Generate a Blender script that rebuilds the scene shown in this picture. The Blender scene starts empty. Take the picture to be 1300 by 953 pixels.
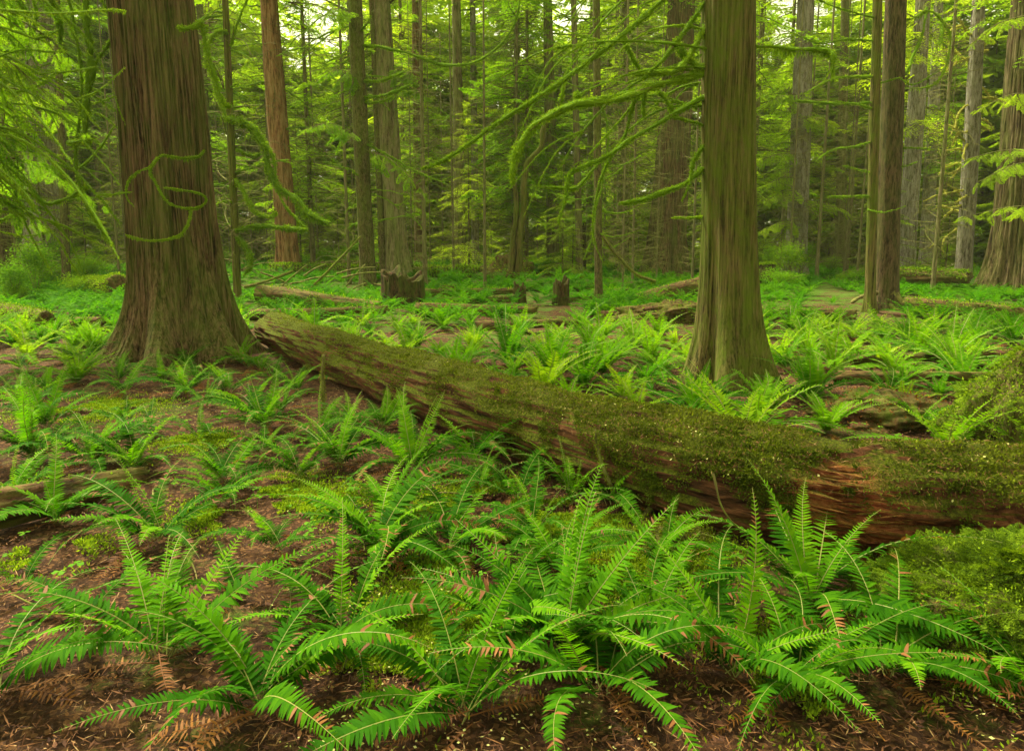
import bpy, math, random
import numpy as np
from mathutils import Vector, Matrix, Euler

random.seed(7)
RNG = np.random.default_rng(7)
PI = math.pi
S = bpy.context.scene
COL = S.collection

# ------------------------------------------------------------------ camera, world, sun, exposure
CAM_H, PITCH, F = 1.6, math.radians(8.0), 867.0
cam_d = bpy.data.cameras.new('camera')
cam = bpy.data.objects.new('camera', cam_d)
COL.objects.link(cam)
cam.location = (0, 0, CAM_H)
cam.rotation_euler = (PI/2 - PITCH, 0, 0)
cam_d.sensor_width = 36
cam_d.lens = F/1300*36
cam_d.shift_y = -45.5/1300
cam_d.clip_start = 0.05
cam_d.clip_end = 3000
S.camera = cam

SUN_EL, SUN_AZ = math.radians(60), math.radians(-50)      # azimuth from +Y, high soft sun beyond and left
w = bpy.data.worlds.new('World'); S.world = w; w.use_nodes = True
nt = w.node_tree; nt.nodes.clear()
sky = nt.nodes.new('ShaderNodeTexSky'); sky.sky_type = 'NISHITA'; sky.sun_disc = False
sky.sun_elevation = SUN_EL; sky.sun_rotation = SUN_AZ
sky.air_density = 1.0; sky.dust_density = 4.0; sky.ozone_density = 0.6
hs = nt.nodes.new('ShaderNodeHueSaturation'); hs.inputs['Saturation'].default_value = 0.08
mx = nt.nodes.new('ShaderNodeMixRGB'); mx.blend_type = 'MULTIPLY'; mx.inputs[0].default_value = 1
mx.inputs[2].default_value = (1.0, 0.95, 0.60, 1)
bg = nt.nodes.new('ShaderNodeBackground'); bg.inputs[1].default_value = 0.135
wo = nt.nodes.new('ShaderNodeOutputWorld')
nt.links.new(sky.outputs[0], hs.inputs['Color']); nt.links.new(hs.outputs[0], mx.inputs[1])
nt.links.new(mx.outputs[0], bg.inputs[0]); nt.links.new(bg.outputs[0], wo.inputs[0])
sd = bpy.data.lights.new('sun', 'SUN'); sun = bpy.data.objects.new('sun', sd); COL.objects.link(sun)
sd.energy = 3.2; sd.angle = math.radians(10); sd.color = (1.0, 0.93, 0.74)
sdir = Vector((math.sin(SUN_AZ)*math.cos(SUN_EL), math.cos(SUN_AZ)*math.cos(SUN_EL), math.sin(SUN_EL)))
sun.rotation_euler = sdir.to_track_quat('Z', 'Y').to_euler()
S.view_settings.view_transform = 'Standard'
S.view_settings.look = 'None'
S.view_settings.exposure = 1.72
S.view_settings.gamma = 1.0
S.view_settings.use_curve_mapping = False
S.render.engine = 'CYCLES'
S.cycles.max_bounces = 5; S.cycles.diffuse_bounces = 3; S.cycles.transmission_bounces = 4; S.cycles.glossy_bounces = 2
S.cycles.use_denoising = True

# ------------------------------------------------------------------ noise and terrain
_nr = np.random.default_rng(99)
_K = _nr.normal(size=(4, 7, 3)); _P = _nr.uniform(0, 2*PI, size=(4, 7))
def noise3(p, scale=1.0, octs=3):
    p = np.asarray(p, float)*scale
    out = np.zeros(p.shape[:-1]); a = 1.0
    for o in range(octs):
        for k in range(7):
            out += a*np.sin((p @ _K[o, k])*(2.1**o)*1.7 + _P[o, k] + 1.3*np.sin((p @ _K[(o+1) % 4, (k+3) % 7])*(2.1**o)*.6))
        a *= .5
    return out/4.5
def gz(x, y):
    x = np.asarray(x, float); y = np.asarray(y, float)
    r = np.sqrt(x*x+y*y)
    p = np.stack([x, y, np.zeros_like(x)], -1)
    z = 0.055*noise3(p, .45, 2)*np.clip((r-1)/5, .25, 1)
    z = z + 0.35*noise3(p+7, .05, 1)*np.clip((r-14)/26, 0, 1)
    return z
def ray(u, v):
    x = (u-650)/F; yc = -(v-431)/F
    return np.array([x, math.cos(PITCH)+yc*math.sin(PITCH), -math.sin(PITCH)+yc*math.cos(PITCH)])
def ground(u, v):
    d = ray(u, v); z = 0.0
    for _ in range(6):
        t = (z-CAM_H)/d[2]; p = np.array([0, 0, CAM_H])+d*t; z = float(gz(p[0], p[1]))
    return np.array([p[0], p[1], z])
def uvof(x, y, z=0):
    z_ = z-CAM_H; dep = y*math.cos(PITCH)-z_*math.sin(PITCH); return 650+F*x/dep, 431-F*(y*math.sin(PITCH)+z_*math.cos(PITCH))/dep
def atY(u, v, Y):
    d = ray(u, v); t = Y/d[1]
    return np.array([0, 0, CAM_H])+d*t

# ------------------------------------------------------------------ mesh builder
class MB:
    def __init__(s): s.V = []; s.Fq = []; s.Ft = []; s.A = []; s.mq = []; s.mt = []; s.n = 0
    def add(s, v, quads=None, tris=None, val=None, mat=0):
        v = np.asarray(v, float).reshape(-1, 3)
        s.V.append(v)
        s.A.append(np.full(len(v), .5) if val is None else np.broadcast_to(np.asarray(val, float).ravel(), (len(v),)))
        if quads is not None and len(quads): s.Fq.append(np.asarray(quads).reshape(-1, 4)+s.n); s.mq.append(np.full(len(s.Fq[-1]), mat))
        if tris is not None and len(tris): s.Ft.append(np.asarray(tris).reshape(-1, 3)+s.n); s.mt.append(np.full(len(s.Ft[-1]), mat))
        s.n += len(v)
    def quads(s, Q, val=None, mat=0):
        Q = np.asarray(Q, float).reshape(-1, 4, 3)
        if len(Q) == 0: return
        if val is not None: val = np.repeat(np.broadcast_to(np.asarray(val, float).ravel(), (len(Q),)), 4)
        s.add(Q.reshape(-1, 3), np.arange(len(Q)*4).reshape(-1, 4), None, val, mat)
    def grid(s, P, closed=True, val=None, mat=0, cap0=False, cap1=False):
        n, m = P.shape[:2]; idx = np.arange(n*m).reshape(n, m)
        if closed: a = idx; b = np.roll(idx, -1, 1)
        else: a = idx[:, :-1]; b = idx[:, 1:]
        q = np.stack([a[:-1], b[:-1], b[1:], a[1:]], -1).reshape(-1, 4)
        v = P.reshape(-1, 3); tr = []; vv = val
        if cap0:
            c = P[0].mean(0); v = np.vstack([v, c]); k = len(v)-1
            tr += [(int(idx[0, (j+1) % m]), int(idx[0, j]), k) for j in range(m)]
        if cap1:
            c = P[-1].mean(0); v = np.vstack([v, c]); k = len(v)-1
            tr += [(int(idx[-1, j]), int(idx[-1, (j+1) % m]), k) for j in range(m)]
        if vv is not None and np.size(vv) > 1:
            vv = np.concatenate([np.asarray(vv).ravel(), np.full(len(v)-n*m, np.mean(vv))])
        s.add(v, q, np.array(tr) if tr else None, vv, mat)
    def mesh(s, name, mats, smooth=True):
        me = bpy.data.meshes.new(name)
        V = np.vstack(s.V); A = np.concatenate(s.A)
        q = np.vstack(s.Fq) if s.Fq else np.zeros((0, 4), int); t = np.vstack(s.Ft) if s.Ft else np.zeros((0, 3), int)
        me.vertices.add(len(V)); me.vertices.foreach_set('co', V.astype(np.float32).ravel())
        L = np.concatenate([q.ravel(), t.ravel()]).astype(np.int32)
        me.loops.add(len(L)); me.loops.foreach_set('vertex_index', L)
        st = np.concatenate([np.arange(len(q))*4, len(q)*4+np.arange(len(t))*3]).astype(np.int32)
        me.polygons.add(len(st)); me.polygons.foreach_set('loop_start', st)
        mi = np.concatenate(s.mq+s.mt).astype(np.int32) if (s.mq or s.mt) else np.zeros(0, np.int32)
        me.polygons.foreach_set('material_index', mi)
        me.polygons.foreach_set('use_smooth', np.full(len(st), smooth))
        me.update(calc_edges=True)
        a = me.attributes.new('v', 'FLOAT', 'POINT'); a.data.foreach_set('value', A.astype(np.float32))
        for m in (mats if isinstance(mats, (list, tuple)) else [mats]): me.materials.append(m)
        return me
    def build(s, name, mats, parent=None, smooth=True, loc=None):
        return obj(name, s.mesh(name, mats, smooth), parent, loc)
def obj(name, me, parent=None, loc=None):
    o = bpy.data.objects.new(name, me); COL.objects.link(o)
    if parent is not None: o.parent = parent
    if loc is not None: o.location = loc
    return o
def tag(o, label=None, cat=None, group=None, kind=None):
    if label: o['label'] = label
    if cat: o['category'] = cat
    if group: o['group'] = group
    if kind: o['kind'] = kind
    return o
def empty(name, loc, rz=0, label=None, cat=None, group=None):
    o = bpy.data.objects.new(name, None); COL.objects.link(o); o.location = tuple(loc); o.rotation_euler = (0, 0, rz)
    o.empty_display_size = .2
    return tag(o, label, cat, group)

def nrm(a): return a/np.maximum(np.linalg.norm(a, axis=-1, keepdims=True), 1e-9)
def smooth_curve(pts, n):
    P = np.asarray(pts, float)
    if len(P) == 2: t = np.linspace(0, 1, n)[:, None]; return P[0]*(1-t)+P[1]*t
    Q = np.vstack([2*P[0]-P[1], P, 2*P[-1]-P[-2]]); out = []
    T = np.linspace(0, len(P)-1-1e-6, n)
    for t in T:
        i = int(t); f = t-i; a, b, c, d = Q[i:i+4]
        out.append(.5*((2*b)+(-a+c)*f+(2*a-5*b+4*c-d)*f*f+(-a+3*b-3*c+d)*f**3))
    return np.array(out)
def frames(P):
    T = nrm(np.gradient(P, axis=0))
    N = np.zeros_like(P); a = np.array([0, 0, 1.]) if abs(T[0, 2]) < .9 else np.array([1., 0, 0])
    n = a-T[0]*(a@T[0]); n /= np.linalg.norm(n)
    for i in range(len(P)):
        n = n-T[i]*(n@T[i]); n /= max(np.linalg.norm(n), 1e-9); N[i] = n
    return T, N, np.cross(T, N)
def tube(mb, P, R, sides=6, rough=0, val=.5, mat=0, cap=True):
    P = np.asarray(P, float); R = np.broadcast_to(np.asarray(R, float), (len(P),))
    T, N, B = frames(P); th = np.linspace(0, 2*PI, sides, endpoint=False)
    c = np.cos(th)[None, :, None]; s_ = np.sin(th)[None, :, None]
    D = N[:, None]*c+B[:, None]*s_
    r = R[:, None, None]*np.ones((1, sides, 1))
    if rough: r = r*(1+rough*noise3(P[:, None]+D*R[:, None, None]*3, 9/max(.02, R.max())*.05, 2)[..., None])
    mb.grid(P[:, None]+D*r, True, val, mat, cap0=False, cap1=cap)
def diamonds(p, d, side, L, W, mid=.45):
    L = np.asarray(L)[..., None]; W = np.asarray(W)[..., None]
    return np.stack([p, p+d*L*mid+side*W*.5, p+d*L, p+d*L*mid-side*W*.5], -2)
def rand_dirs(n, rng=RNG): return nrm(rng.normal(size=(n, 3)))
def tufts(mb, p, nrmls, L, W, spread=.8, rng=RNG, mat=0, vlo=0, vhi=1, down=0):
    n = len(p); d = nrm(nrmls+spread*rng.normal(size=(n, 3))+np.array([0, 0, -down]))
    sd_ = nrm(np.cross(d, rand_dirs(n, rng)))
    mb.quads(diamonds(p, d, sd_, L*rng.uniform(.6, 1.4, n), W*rng.uniform(.7, 1.3, n)), rng.uniform(vlo, vhi, n), mat)

# ------------------------------------------------------------------ materials
class NT:
    def __init__(s, name):
        s.m = bpy.data.materials.new(name); s.m.use_nodes = True; s.t = s.m.node_tree; s.t.nodes.clear()
        s.out = s.n('ShaderNodeOutputMaterial')
    def n(s, ty, **kw):
        x = s.t.nodes.new(ty)
        for k, v in kw.items(): setattr(x, k, v)
        return x
    def l(s, a, b): s.t.links.new(a, b)
    def coords(s, scale=(1, 1, 1), kind='Object'):
        tc = s.n('ShaderNodeTexCoord'); mp = s.n('ShaderNodeMapping'); mp.inputs['Scale'].default_value = scale
        s.l(tc.outputs[kind], mp.inputs[0]); return mp.outputs[0]
    def noise(s, vec, scale, detail=6, rough=.6, dist=0):
        x = s.n('ShaderNodeTexNoise'); x.inputs['Scale'].default_value = scale; x.inputs['Detail'].default_value = detail
        x.inputs['Roughness'].default_value = rough; x.inputs['Distortion'].default_value = dist
        if vec is not None: s.l(vec, x.inputs['Vector'])
        return x.outputs['Fac']
    def ramp(s, fac, stops):
        r = s.n('ShaderNodeValToRGB'); e = r.color_ramp.elements
        while len(e) > 2: e.remove(e[-1])
        for i, (p, c) in enumerate(stops):
            if i < 2: k = e[i]; k.position = p
            else: k = e.new(p)
            k.color = (*c, 1) if len(c) == 3 else c
        s.l(fac, r.inputs[0]); return r.outputs[0]
    def mix(s, f, a, b, mode='MIX'):
        x = s.n('ShaderNodeMixRGB', blend_type=mode)
        for i, q in enumerate((f, a, b)):
            if isinstance(q, (int, float)): x.inputs[i].default_value = q if i == 0 else (q, q, q, 1)
            elif isinstance(q, tuple): x.inputs[i].default_value = (*q, 1)
            else: s.l(q, x.inputs[i])
        return x.outputs[0]
    def math(s, op, a, b=0.0):
        x = s.n('ShaderNodeMath', operation=op)
        for i, q in enumerate((a, b)):
            if isinstance(q, (int, float)): x.inputs[i].default_value = q
            else: s.l(q, x.inputs[i])
        return x.outputs[0]
    def attr(s, name='v'):
        x = s.n('ShaderNodeAttribute'); x.attribute_name = name; return x.outputs['Fac']
    def bump(s, h, dist, strength=1.0, prev=None):
        b = s.n('ShaderNodeBump'); b.inputs['Distance'].default_value = dist; b.inputs['Strength'].default_value = strength
        s.l(h, b.inputs['Height'])
        if prev is not None: s.l(prev, b.inputs['Normal'])
        return b.outputs[0]
    def principled(s, col, rough=.8, normal=None, spec=.3):
        p = s.n('ShaderNodeBsdfPrincipled')
        if isinstance(col, tuple): p.inputs['Base Color'].default_value = (*col, 1)
        else: s.l(col, p.inputs['Base Color'])
        if isinstance(rough, (int, float)): p.inputs['Roughness'].default_value = rough
        else: s.l(rough, p.inputs['Roughness'])
        p.inputs['Specular IOR Level'].default_value = spec
        if normal is not None: s.l(normal, p.inputs['Normal'])
        return p
    def done(s, p): s.l(p.outputs[0], s.out.inputs[0]); return s.m

def leaf_mat(name, stops, trans=.45, rough=.5, rnd=.25, spec=.35, tcol=(1.25, 1.2, .5)):
    """colour from the per-leaf value plus a little per-object variation"""
    k = NT(name); a = k.attr()
    oi = k.n('ShaderNodeObjectInfo')
    f = k.math('ADD', k.math('MULTIPLY', a, 1-rnd), k.math('MULTIPLY', oi.outputs['Random'], rnd))
    col = k.ramp(f, stops)
    p = k.principled(col, rough, None, spec)
    tr = k.n('ShaderNodeBsdfTranslucent'); k.l(k.mix(1.0, col, tcol, 'MULTIPLY'), tr.inputs[0])
    ms = k.n('ShaderNodeMixShader'); ms.inputs[0].default_value = trans
    k.l(p.outputs[0], ms.inputs[1]); k.l(tr.outputs[0], ms.inputs[2]); k.l(ms.outputs[0], k.out.inputs[0])
    return k.m

M = {}
M['fern_mature'] = leaf_mat('fern_mature', [(0, (.007, .042, .001)), (.5, (.026, .108, .002)), (1, (.085, .23, .003))], .42, .65, .25, .03)
M['fern_fresh'] = leaf_mat('fern_fresh', [(0, (.03, .13, .002)), (.5, (.08, .24, .003)), (1, (.18, .35, .006))], .45, .6, .25, .03)
M['fern_dead'] = leaf_mat('fern_dead', [(0, (.07, .025, .008)), (.5, (.21, .08, .015)), (.8, (.36, .15, .02)), (1, (.38, .26, .03))], .3, .7)
M['rachis'] = leaf_mat('rachis', [(0, (.12, .16, .03)), (1, (.28, .26, .06))], .1, .6)
M['fern_mid'] = leaf_mat('fern_mid', [(0, (.012, .075, .002)), (.35, (.045, .17, .003)), (.7, (.13, .29, .005)), (1, (.29, .43, .010))], .5, .65, .5, .03)
M['hemlock'] = leaf_mat('hemlock', [(0, (.08, .20, .008)), (.5, (.20, .38, .012)), (1, (.38, .55, .02))], .6, .7, .45, .03)  # leaf colour raised to look backlit inside the self-shaded crowns
M['hemlock_bright'] = leaf_mat('hemlock_bright', [(0, (.16, .30, .012)), (.5, (.33, .5, .018)), (1, (.55, .68, .04))], .62, .7, .5, .03)  # lighter copy of hemlock, backlit glow put into the leaf colour
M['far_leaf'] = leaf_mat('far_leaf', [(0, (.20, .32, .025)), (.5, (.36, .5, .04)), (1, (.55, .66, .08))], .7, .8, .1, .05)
M['cedar_near'] = leaf_mat('cedar_near', [(0, (.02, .075, .018)), (.6, (.05, .14, .028)), (1, (.1, .24, .03))], .45, .5, .3)
M['shrub'] = leaf_mat('shrub', [(0, (.05, .16, .005)), (.5, (.13, .28, .008)), (1, (.26, .42, .012))], .5, .65, .5, .03)
M['clover'] = leaf_mat('clover', [(0, (.06, .22, .008)), (1, (.17, .38, .02))], .5, .6, .3, .05)
M['moss'] = leaf_mat('moss', [(0, (.05, .11, .004)), (.5, (.15, .28, .008)), (1, (.32, .46, .018))], .4, .8, .25, .1)
M['moss_feather'] = leaf_mat('moss_feather', [(0, (.03, .065, .004)), (.5, (.15, .25, .008)), (1, (.36, .50, .02))], .4, .8, .2, .08)
M['moss_mid'] = leaf_mat('moss_mid', [(0, (.03, .05, .004)), (.5, (.085, .125, .008)), (1, (.19, .24, .014))], .35, .85, .1, .08)
M['moss_dark'] = leaf_mat('moss_dark', [(0, (.045, .06, .004)), (.5, (.12, .155, .008)), (.85, (.2, .26, .012)), (1, (.3, .31, .025))], .3, .85, .1, .1)
M['lichen_yellow'] = leaf_mat('lichen_yellow', [(0, (.25, .26, .04)), (1, (.5, .48, .08))], .3, .85, .2, .1)
M['fleck'] = leaf_mat('fleck', [(0, (.35, .34, .08)), (1, (.6, .6, .22))], .2, .8, .1, .1)
M['litter'] = leaf_mat('litter', [(0, (.03, .012, .006)), (.45, (.11, .045, .018)), (.8, (.22, .10, .035)), (1, (.34, .22, .09))], .1, .8, 0, .2)

def bark_mat(name, dark, mid, light, green, gamt, stretch=.07, scale=16, bump=.03, tone=None, tone_amt=0):
    k = NT(name)
    v = k.coords((1, 1, stretch))
    n1 = k.noise(v, scale, 10, .72, .35); n2 = k.noise(v, scale*2.7, 8, .75)
    big = k.noise(k.coords((1, 1, .35)), 1.5, 4, .6); speck = k.noise(k.coords((1, 1, .5)), 22, 4, .7)
    h = k.math('ADD', k.math('MULTIPLY', n1, .6), k.math('MULTIPLY', n2, .4))
    col = k.ramp(h, [(.43, dark), (.485, mid), (.575, light)])
    if tone: col = k.mix(k.math('MULTIPLY', k.ramp(big, [(.4, (0, 0, 0)), (.62, (1, 1, 1))]), tone_amt), col, tone)
    gf = k.math('MULTIPLY', k.ramp(k.math('ADD', k.math('MULTIPLY', k.noise(k.coords((1, 1, .3), 'Object'), 2.6, 6, .7, .8), .7), k.math('MULTIPLY', speck, .3)), [(.40, (0, 0, 0)), (.60, (1, 1, 1))]), gamt)
    gcol = k.mix(n1, tuple(c*.55 for c in green), tuple(min(1, c*1.5) for c in green))
    col = k.mix(gf, col, gcol)
    nb = k.bump(h, bump, 1.0)
    return k.done(k.principled(col, .9, nb, .12))
M['bark_cedar'] = bark_mat('bark_cedar', (.010, .006, .003), (.085, .05, .022), (.21, .135, .068), (.085, .135, .012), .6, .03, 26, .05)
M['bark_mossy'] = bark_mat('bark_mossy', (.012, .009, .003), (.085, .066, .02), (.19, .145, .05), (.09, .13, .008), .95, .035, 34, .035)
M['bark_dark'] = bark_mat('bark_dark', (.012, .007, .004), (.06, .038, .018), (.13, .085, .045), (.06, .09, .01), .5, .15, 18, .02)
M['bark_fir'] = bark_mat('bark_fir', (.014, .008, .004), (.085, .055, .026), (.18, .13, .07), (.09, .12, .012), .55, .12, 10, .07)
M['bark_red'] = bark_mat('bark_red', (.035, .015, .008), (.16, .075, .04), (.27, .16, .10), (.10, .14, .015), .5, .06, 14, .05)
M['bark_grey'] = bark_mat('bark_grey', (.06, .048, .035), (.19, .16, .125), (.32, .29, .24), (.15, .19, .04), .35, .2, 9, .04)
M['bark_orange'] = bark_mat('bark_orange', (.05, .02, .008), (.19, .085, .032), (.32, .19, .09), (.14, .18, .03), .3, .12, 8, .04)
M['bark_thin'] = bark_mat('bark_thin', (.018, .012, .005), (.075, .052, .022), (.15, .115, .055), (.09, .13, .012), .75, .4, 20, .01)
M['bark_far'] = bark_mat('bark_far', (.045, .032, .015), (.13, .095, .048), (.24, .19, .11), (.15, .22, .03), .55, .15, 8, .04)
M['twig'] = bark_mat('twig', (.035, .022, .01), (.11, .075, .035), (.2, .15, .07), (.16, .22, .02), .7, .5, 12, .004)
M['rotten_dark'] = bark_mat('rotten_dark', (.008, .005, .003), (.04, .02, .010), (.09, .045, .022), (.07, .11, .008), .6, .3, 12, .05)
M['rotten'] = bark_mat('rotten', (.014, .007, .004), (.07, .032, .015), (.15, .075, .038), (.10, .15, .010), .65, .3, 9, .05)

def log_mat():
    k = NT('rotten_log_wood')
    v = k.coords((1, 1, .12))              # local z runs along the log
    n1 = k.noise(v, 13, 8, .7, .6); n2 = k.noise(v, 46, 5, .7)
    h = k.math('ADD', k.math('MULTIPLY', n1, .65), k.math('MULTIPLY', n2, .35))
    wood = k.ramp(h, [(.37, (.010, .005, .002)), (.47, (.065, .028, .012)), (.57, (.16, .068, .028)), (.70, (.30, .145, .06))])
    red = k.ramp(h, [(.38, (.018, .004, .002)), (.49, (.19, .045, .016)), (.64, (.45, .16, .06))])
    wood = k.mix(k.attr('v'), wood, red)
    geo = k.n('ShaderNodeNewGeometry'); sep = k.n('ShaderNodeSeparateXYZ'); k.l(geo.outputs['True Normal'], sep.inputs[0])
    patch = k.noise(k.coords((1, 1, .6)), 3.2, 8, .72, .4)
    f = k.math('ADD', k.math('MULTIPLY', sep.outputs[2], .30), patch)
    mf = k.ramp(f, [(.53, (0, 0, 0)), (.63, (1, 1, 1))])
    mfr = k.math('MULTIPLY', mf, k.math('SUBTRACT', 1.0, k.math('MULTIPLY', k.attr('v'), .8)))
    fine = k.noise(k.coords((1, 1, 1)), 60, 6, .75)
    moss = k.ramp(fine, [(.35, (.03, .04, .004)), (.52, (.11, .135, .008)), (.68, (.22, .235, .018))])
    col = k.mix(mfr, wood, moss)
    hh = k.math('ADD', h, k.math('MULTIPLY', k.math('MULTIPLY', fine, mfr), .8))
    return k.done(k.principled(col, .9, k.bump(hh, .05, 1.0), .12))
M['log'] = log_mat()

def ground_mat():
    k = NT('forest_floor')
    v = k.coords((1, 1, 1))
    a = k.noise(v, 1.3, 8, .65, .3); b = k.noise(v, 9, 8, .75); c = k.noise(v, 70, 6, .8); d = k.noise(v, .55, 5, .6)
    st = k.n('ShaderNodeTexVoronoi'); st.inputs['Scale'].default_value = 55; st.feature = 'F1'
    k.l(v, st.inputs['Vector'])
    soil = k.ramp(k.math('ADD', k.math('MULTIPLY', b, .5), k.math('MULTIPLY', c, .5)),
                  [(.36, (.009, .005, .003)), (.48, (.045, .022, .010)), (.58, (.10, .046, .019)), (.72, (.23, .12, .05))])
    cell = k.n('ShaderNodeSeparateColor'); k.l(st.outputs['Color'], cell.inputs[0])
    soil = k.mix(k.math('MULTIPLY', k.ramp(cell.outputs[0], [(.8, (0, 0, 0)), (.9, (1, 1, 1))]), .6), soil, (.24, .12, .045))
    moss = k.ramp(c, [(.35, (.025, .05, .005)), (.55, (.07, .13, .01)), (.7, (.14, .2, .02))])
    sepp = k.n('ShaderNodeSeparateXYZ'); tc = k.n('ShaderNodeTexCoord'); k.l(tc.outputs['Object'], sepp.inputs[0])
    far = k.n('ShaderNodeMapRange'); far.inputs[1].default_value = 8; far.inputs[2].default_value = 22; far.inputs[3].default_value = 0; far.inputs[4].default_value = .10
    k.l(sepp.outputs[1], far.inputs[0])
    mfac = k.ramp(k.math('ADD', k.math('ADD', k.math('MULTIPLY', a, .6), k.math('MULTIPLY', b, .35)), far.outputs[0]), [(.50, (0, 0, 0)), (.60, (1, 1, 1))])
    col = k.mix(mfac, soil, moss)
    h = k.math('ADD', k.math('MULTIPLY', b, .6), k.math('MULTIPLY', c, .4))
    return k.done(k.principled(col, .92, k.bump(h, .04, 1.0), .12))
M['ground'] = ground_mat()

# ------------------------------------------------------------------ ground sheet
def warp(n, near, far):
    t = np.linspace(-1, 1, n); k = 6.2
    return np.sinh(k*t)/np.sinh(k)*far
mb = MB()
gx = warp(460, 3, 400); gy = warp(460, 3, 400)+4.5
X, Y = np.meshgrid(gx, gy, indexing='xy')
Pn = np.stack([X, Y, np.zeros_like(X)], -1)
near = np.clip(1-(np.hypot(X, Y-4)-8)/12, 0, 1)
Z = gz(X, Y)+near*(.028*noise3(Pn, 2.6, 3)-.024)
mb.grid(np.stack([X, Y, Z], -1), closed=False)
g = mb.build('ground', M['ground']); tag(g, kind='structure')

# ------------------------------------------------------------------ log axis (needed by scattering)
LOG_PTS = [(385, 470, .27), (450, 503, .285), (560, 556, .30), (700, 614, .315), (850, 670, .32), (1050, 716, .31), (1280, 742, .325), (1500, 758, .33)]
_la = []
for (u, v, r) in LOG_PTS:
    p = ground(u, v); _la.append([p[0], p[1], p[2]+r*.86, r])
_la = np.array(_la)
# lowest visible edge is the near contact: the axis lies a radius further back
_tan = nrm(np.gradient(_la[:, :2], axis=0)); _nor = np.stack([-_tan[:, 1], _tan[:, 0]], -1)
_nor *= np.sign(_nor[:, 1:2])
_la[:, 3] *= .95; _la[:, :2] += _nor*_la[:, 3:4]*1.0
_la[0, :2] += (_la[0, :2]-_la[1, :2])*1.35
LOG = smooth_curve(_la, 240)
def log_dist(x, y):
    d = np.hypot(LOG[:, 0]-x, LOG[:, 1]-y); i = int(np.argmin(d)); return d[i]-LOG[i, 3]

# ------------------------------------------------------------------ trees: trunks
def trunk_mb(prof, lean, H, sides, rows, flare, lobes, rid, seed, z0=-.25, ridges=()):
    """prof: radius at height; lean: (dx, dy) per metre; flare: extra radius at the ground; rid: ridge depth"""
    r_ = np.random.default_rng(seed)
    t = np.linspace(0, 1, rows); z = z0+(H-z0)*t**1.6
    th = np.linspace(0, 2*PI, sides, endpoint=False)
    Zg, TH = np.meshgrid(z, th, indexing='ij')
    R = np.interp(z, [p[0] for p in prof], [p[1] for p in prof])[:, None]*np.ones_like(TH)
    e = np.exp(-np.maximum(Zg, 0)/max(.15, flare[1]))
    lob = np.zeros_like(TH)
    for kf, ka in lobes:
        lob += ka*np.abs(np.sin(.5*kf*TH+r_.uniform(0, 6)+.25*np.sin(Zg*1.3)))**1.3
    lobn = (lob-lob.min())/(np.ptp(lob)+1e-9)
    R = R*(1+.04*np.sin(2*TH+r_.uniform(0, 6)))+flare[0]*e*(.35+.9*lobn)
    R += R*.15*(lobn-.5)*np.exp(-np.maximum(Zg, 0)/2.2)
    if rid:
        P = np.stack([np.cos(TH)*6, np.sin(TH)*6, Zg*.25], -1)
        R += rid*noise3(P*1.6+seed, 1, 3)
        R += rid*.5*noise3(np.stack([np.cos(TH)*14, np.sin(TH)*14, Zg*.6], -1)+seed, 1, 2)
    for kk, dep in ridges:
        ph = noise3(np.stack([np.cos(TH)*2.2, np.sin(TH)*2.2, Zg*.55], -1)+seed*.7, 1, 2)*3.2
        am = .55+.45*noise3(np.stack([np.cos(TH)*7, np.sin(TH)*7, Zg*1.7], -1)+seed*1.3, 1, 2)
        R -= dep*(1-np.abs(np.sin(.5*kk*TH+ph)))**2*np.clip(am, .05, 1.3)
    wob = .02*np.sin(Zg*.7+seed)+.01*np.sin(Zg*1.9+seed*2)
    Xc = np.cos(TH)*R+lean[0]*Zg+wob*R; Yc = np.sin(TH)*R+lean[1]*Zg
    m = MB(); m.grid(np.stack([Xc, Yc, Zg], -1), True, None, 0, cap1=True)
    return m
class Tree: pass
TREES = []
def tree(name, u, v, wpx, vw, u0, mat, label, cat='tree', group=None, H=16, flare=None, lobes=((5, 1), (9, .4)), rid=None, sides=64, rows=90, taper=.35, crown=None, seed=None, Y=None, ridges=()):
    """base at photo pixel (u, v), width wpx at row vw, trunk centre at u0 on the top row"""
    b = ground(u, v) if Y is None else np.array([*atY(u, v, Y)[:2], 0.])
    if Y is not None: b[2] = float(gz(b[0], b[1]))
    top = atY(u0, 0, b[1]); lean = ((top[0]-b[0])/(top[2]-b[2]), 0.0)
    rad = wpx/2/F*(b[1]*math.cos(PITCH)*1.0+.15)
    zw = atY(u, vw, b[1])[2]-b[2]
    seed = seed or int(u+v)
    prof = [(-1, rad*1.06), (max(zw, .1), rad), (H, rad*taper)]
    fl = (rad*.5, rad*1.6) if flare is None else flare
    t = empty(name, b, 0, label, cat, group)
    tr = trunk_mb(prof, lean, H, sides, rows, fl, lobes, rad*.05 if rid is None else rid, seed, ridges=ridges).build('trunk', M[mat], t)
    o = Tree(); o.e = t; o.b = b; o.lean = lean; o.r = rad; o.H = H; o.name = name; o.tr = tr
    TREES.append(o); return o
A = tree('cedar_tree', 235, 450, 101, 150, 193, 'bark_cedar', 'massive red cedar trunk with flared buttress base at left, biggest in the forest', flare=(.50, .55), lobes=((7, 1), (12, .5)), rid=.022, sides=760, rows=300, ridges=((44, .03), (97, .018), (170, .010)), H=15, taper=.75)
B = tree('cedar_tree', 926, 484, 66, 200, 925, 'bark_mossy', 'straight green tinged cedar trunk standing just behind the fallen log', flare=(.26, .55), lobes=((6, 1), (10, .5)), rid=.007, sides=520, rows=260, ridges=((38, .009), (83, .008), (130, .005)), H=13, taper=.8)
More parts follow.
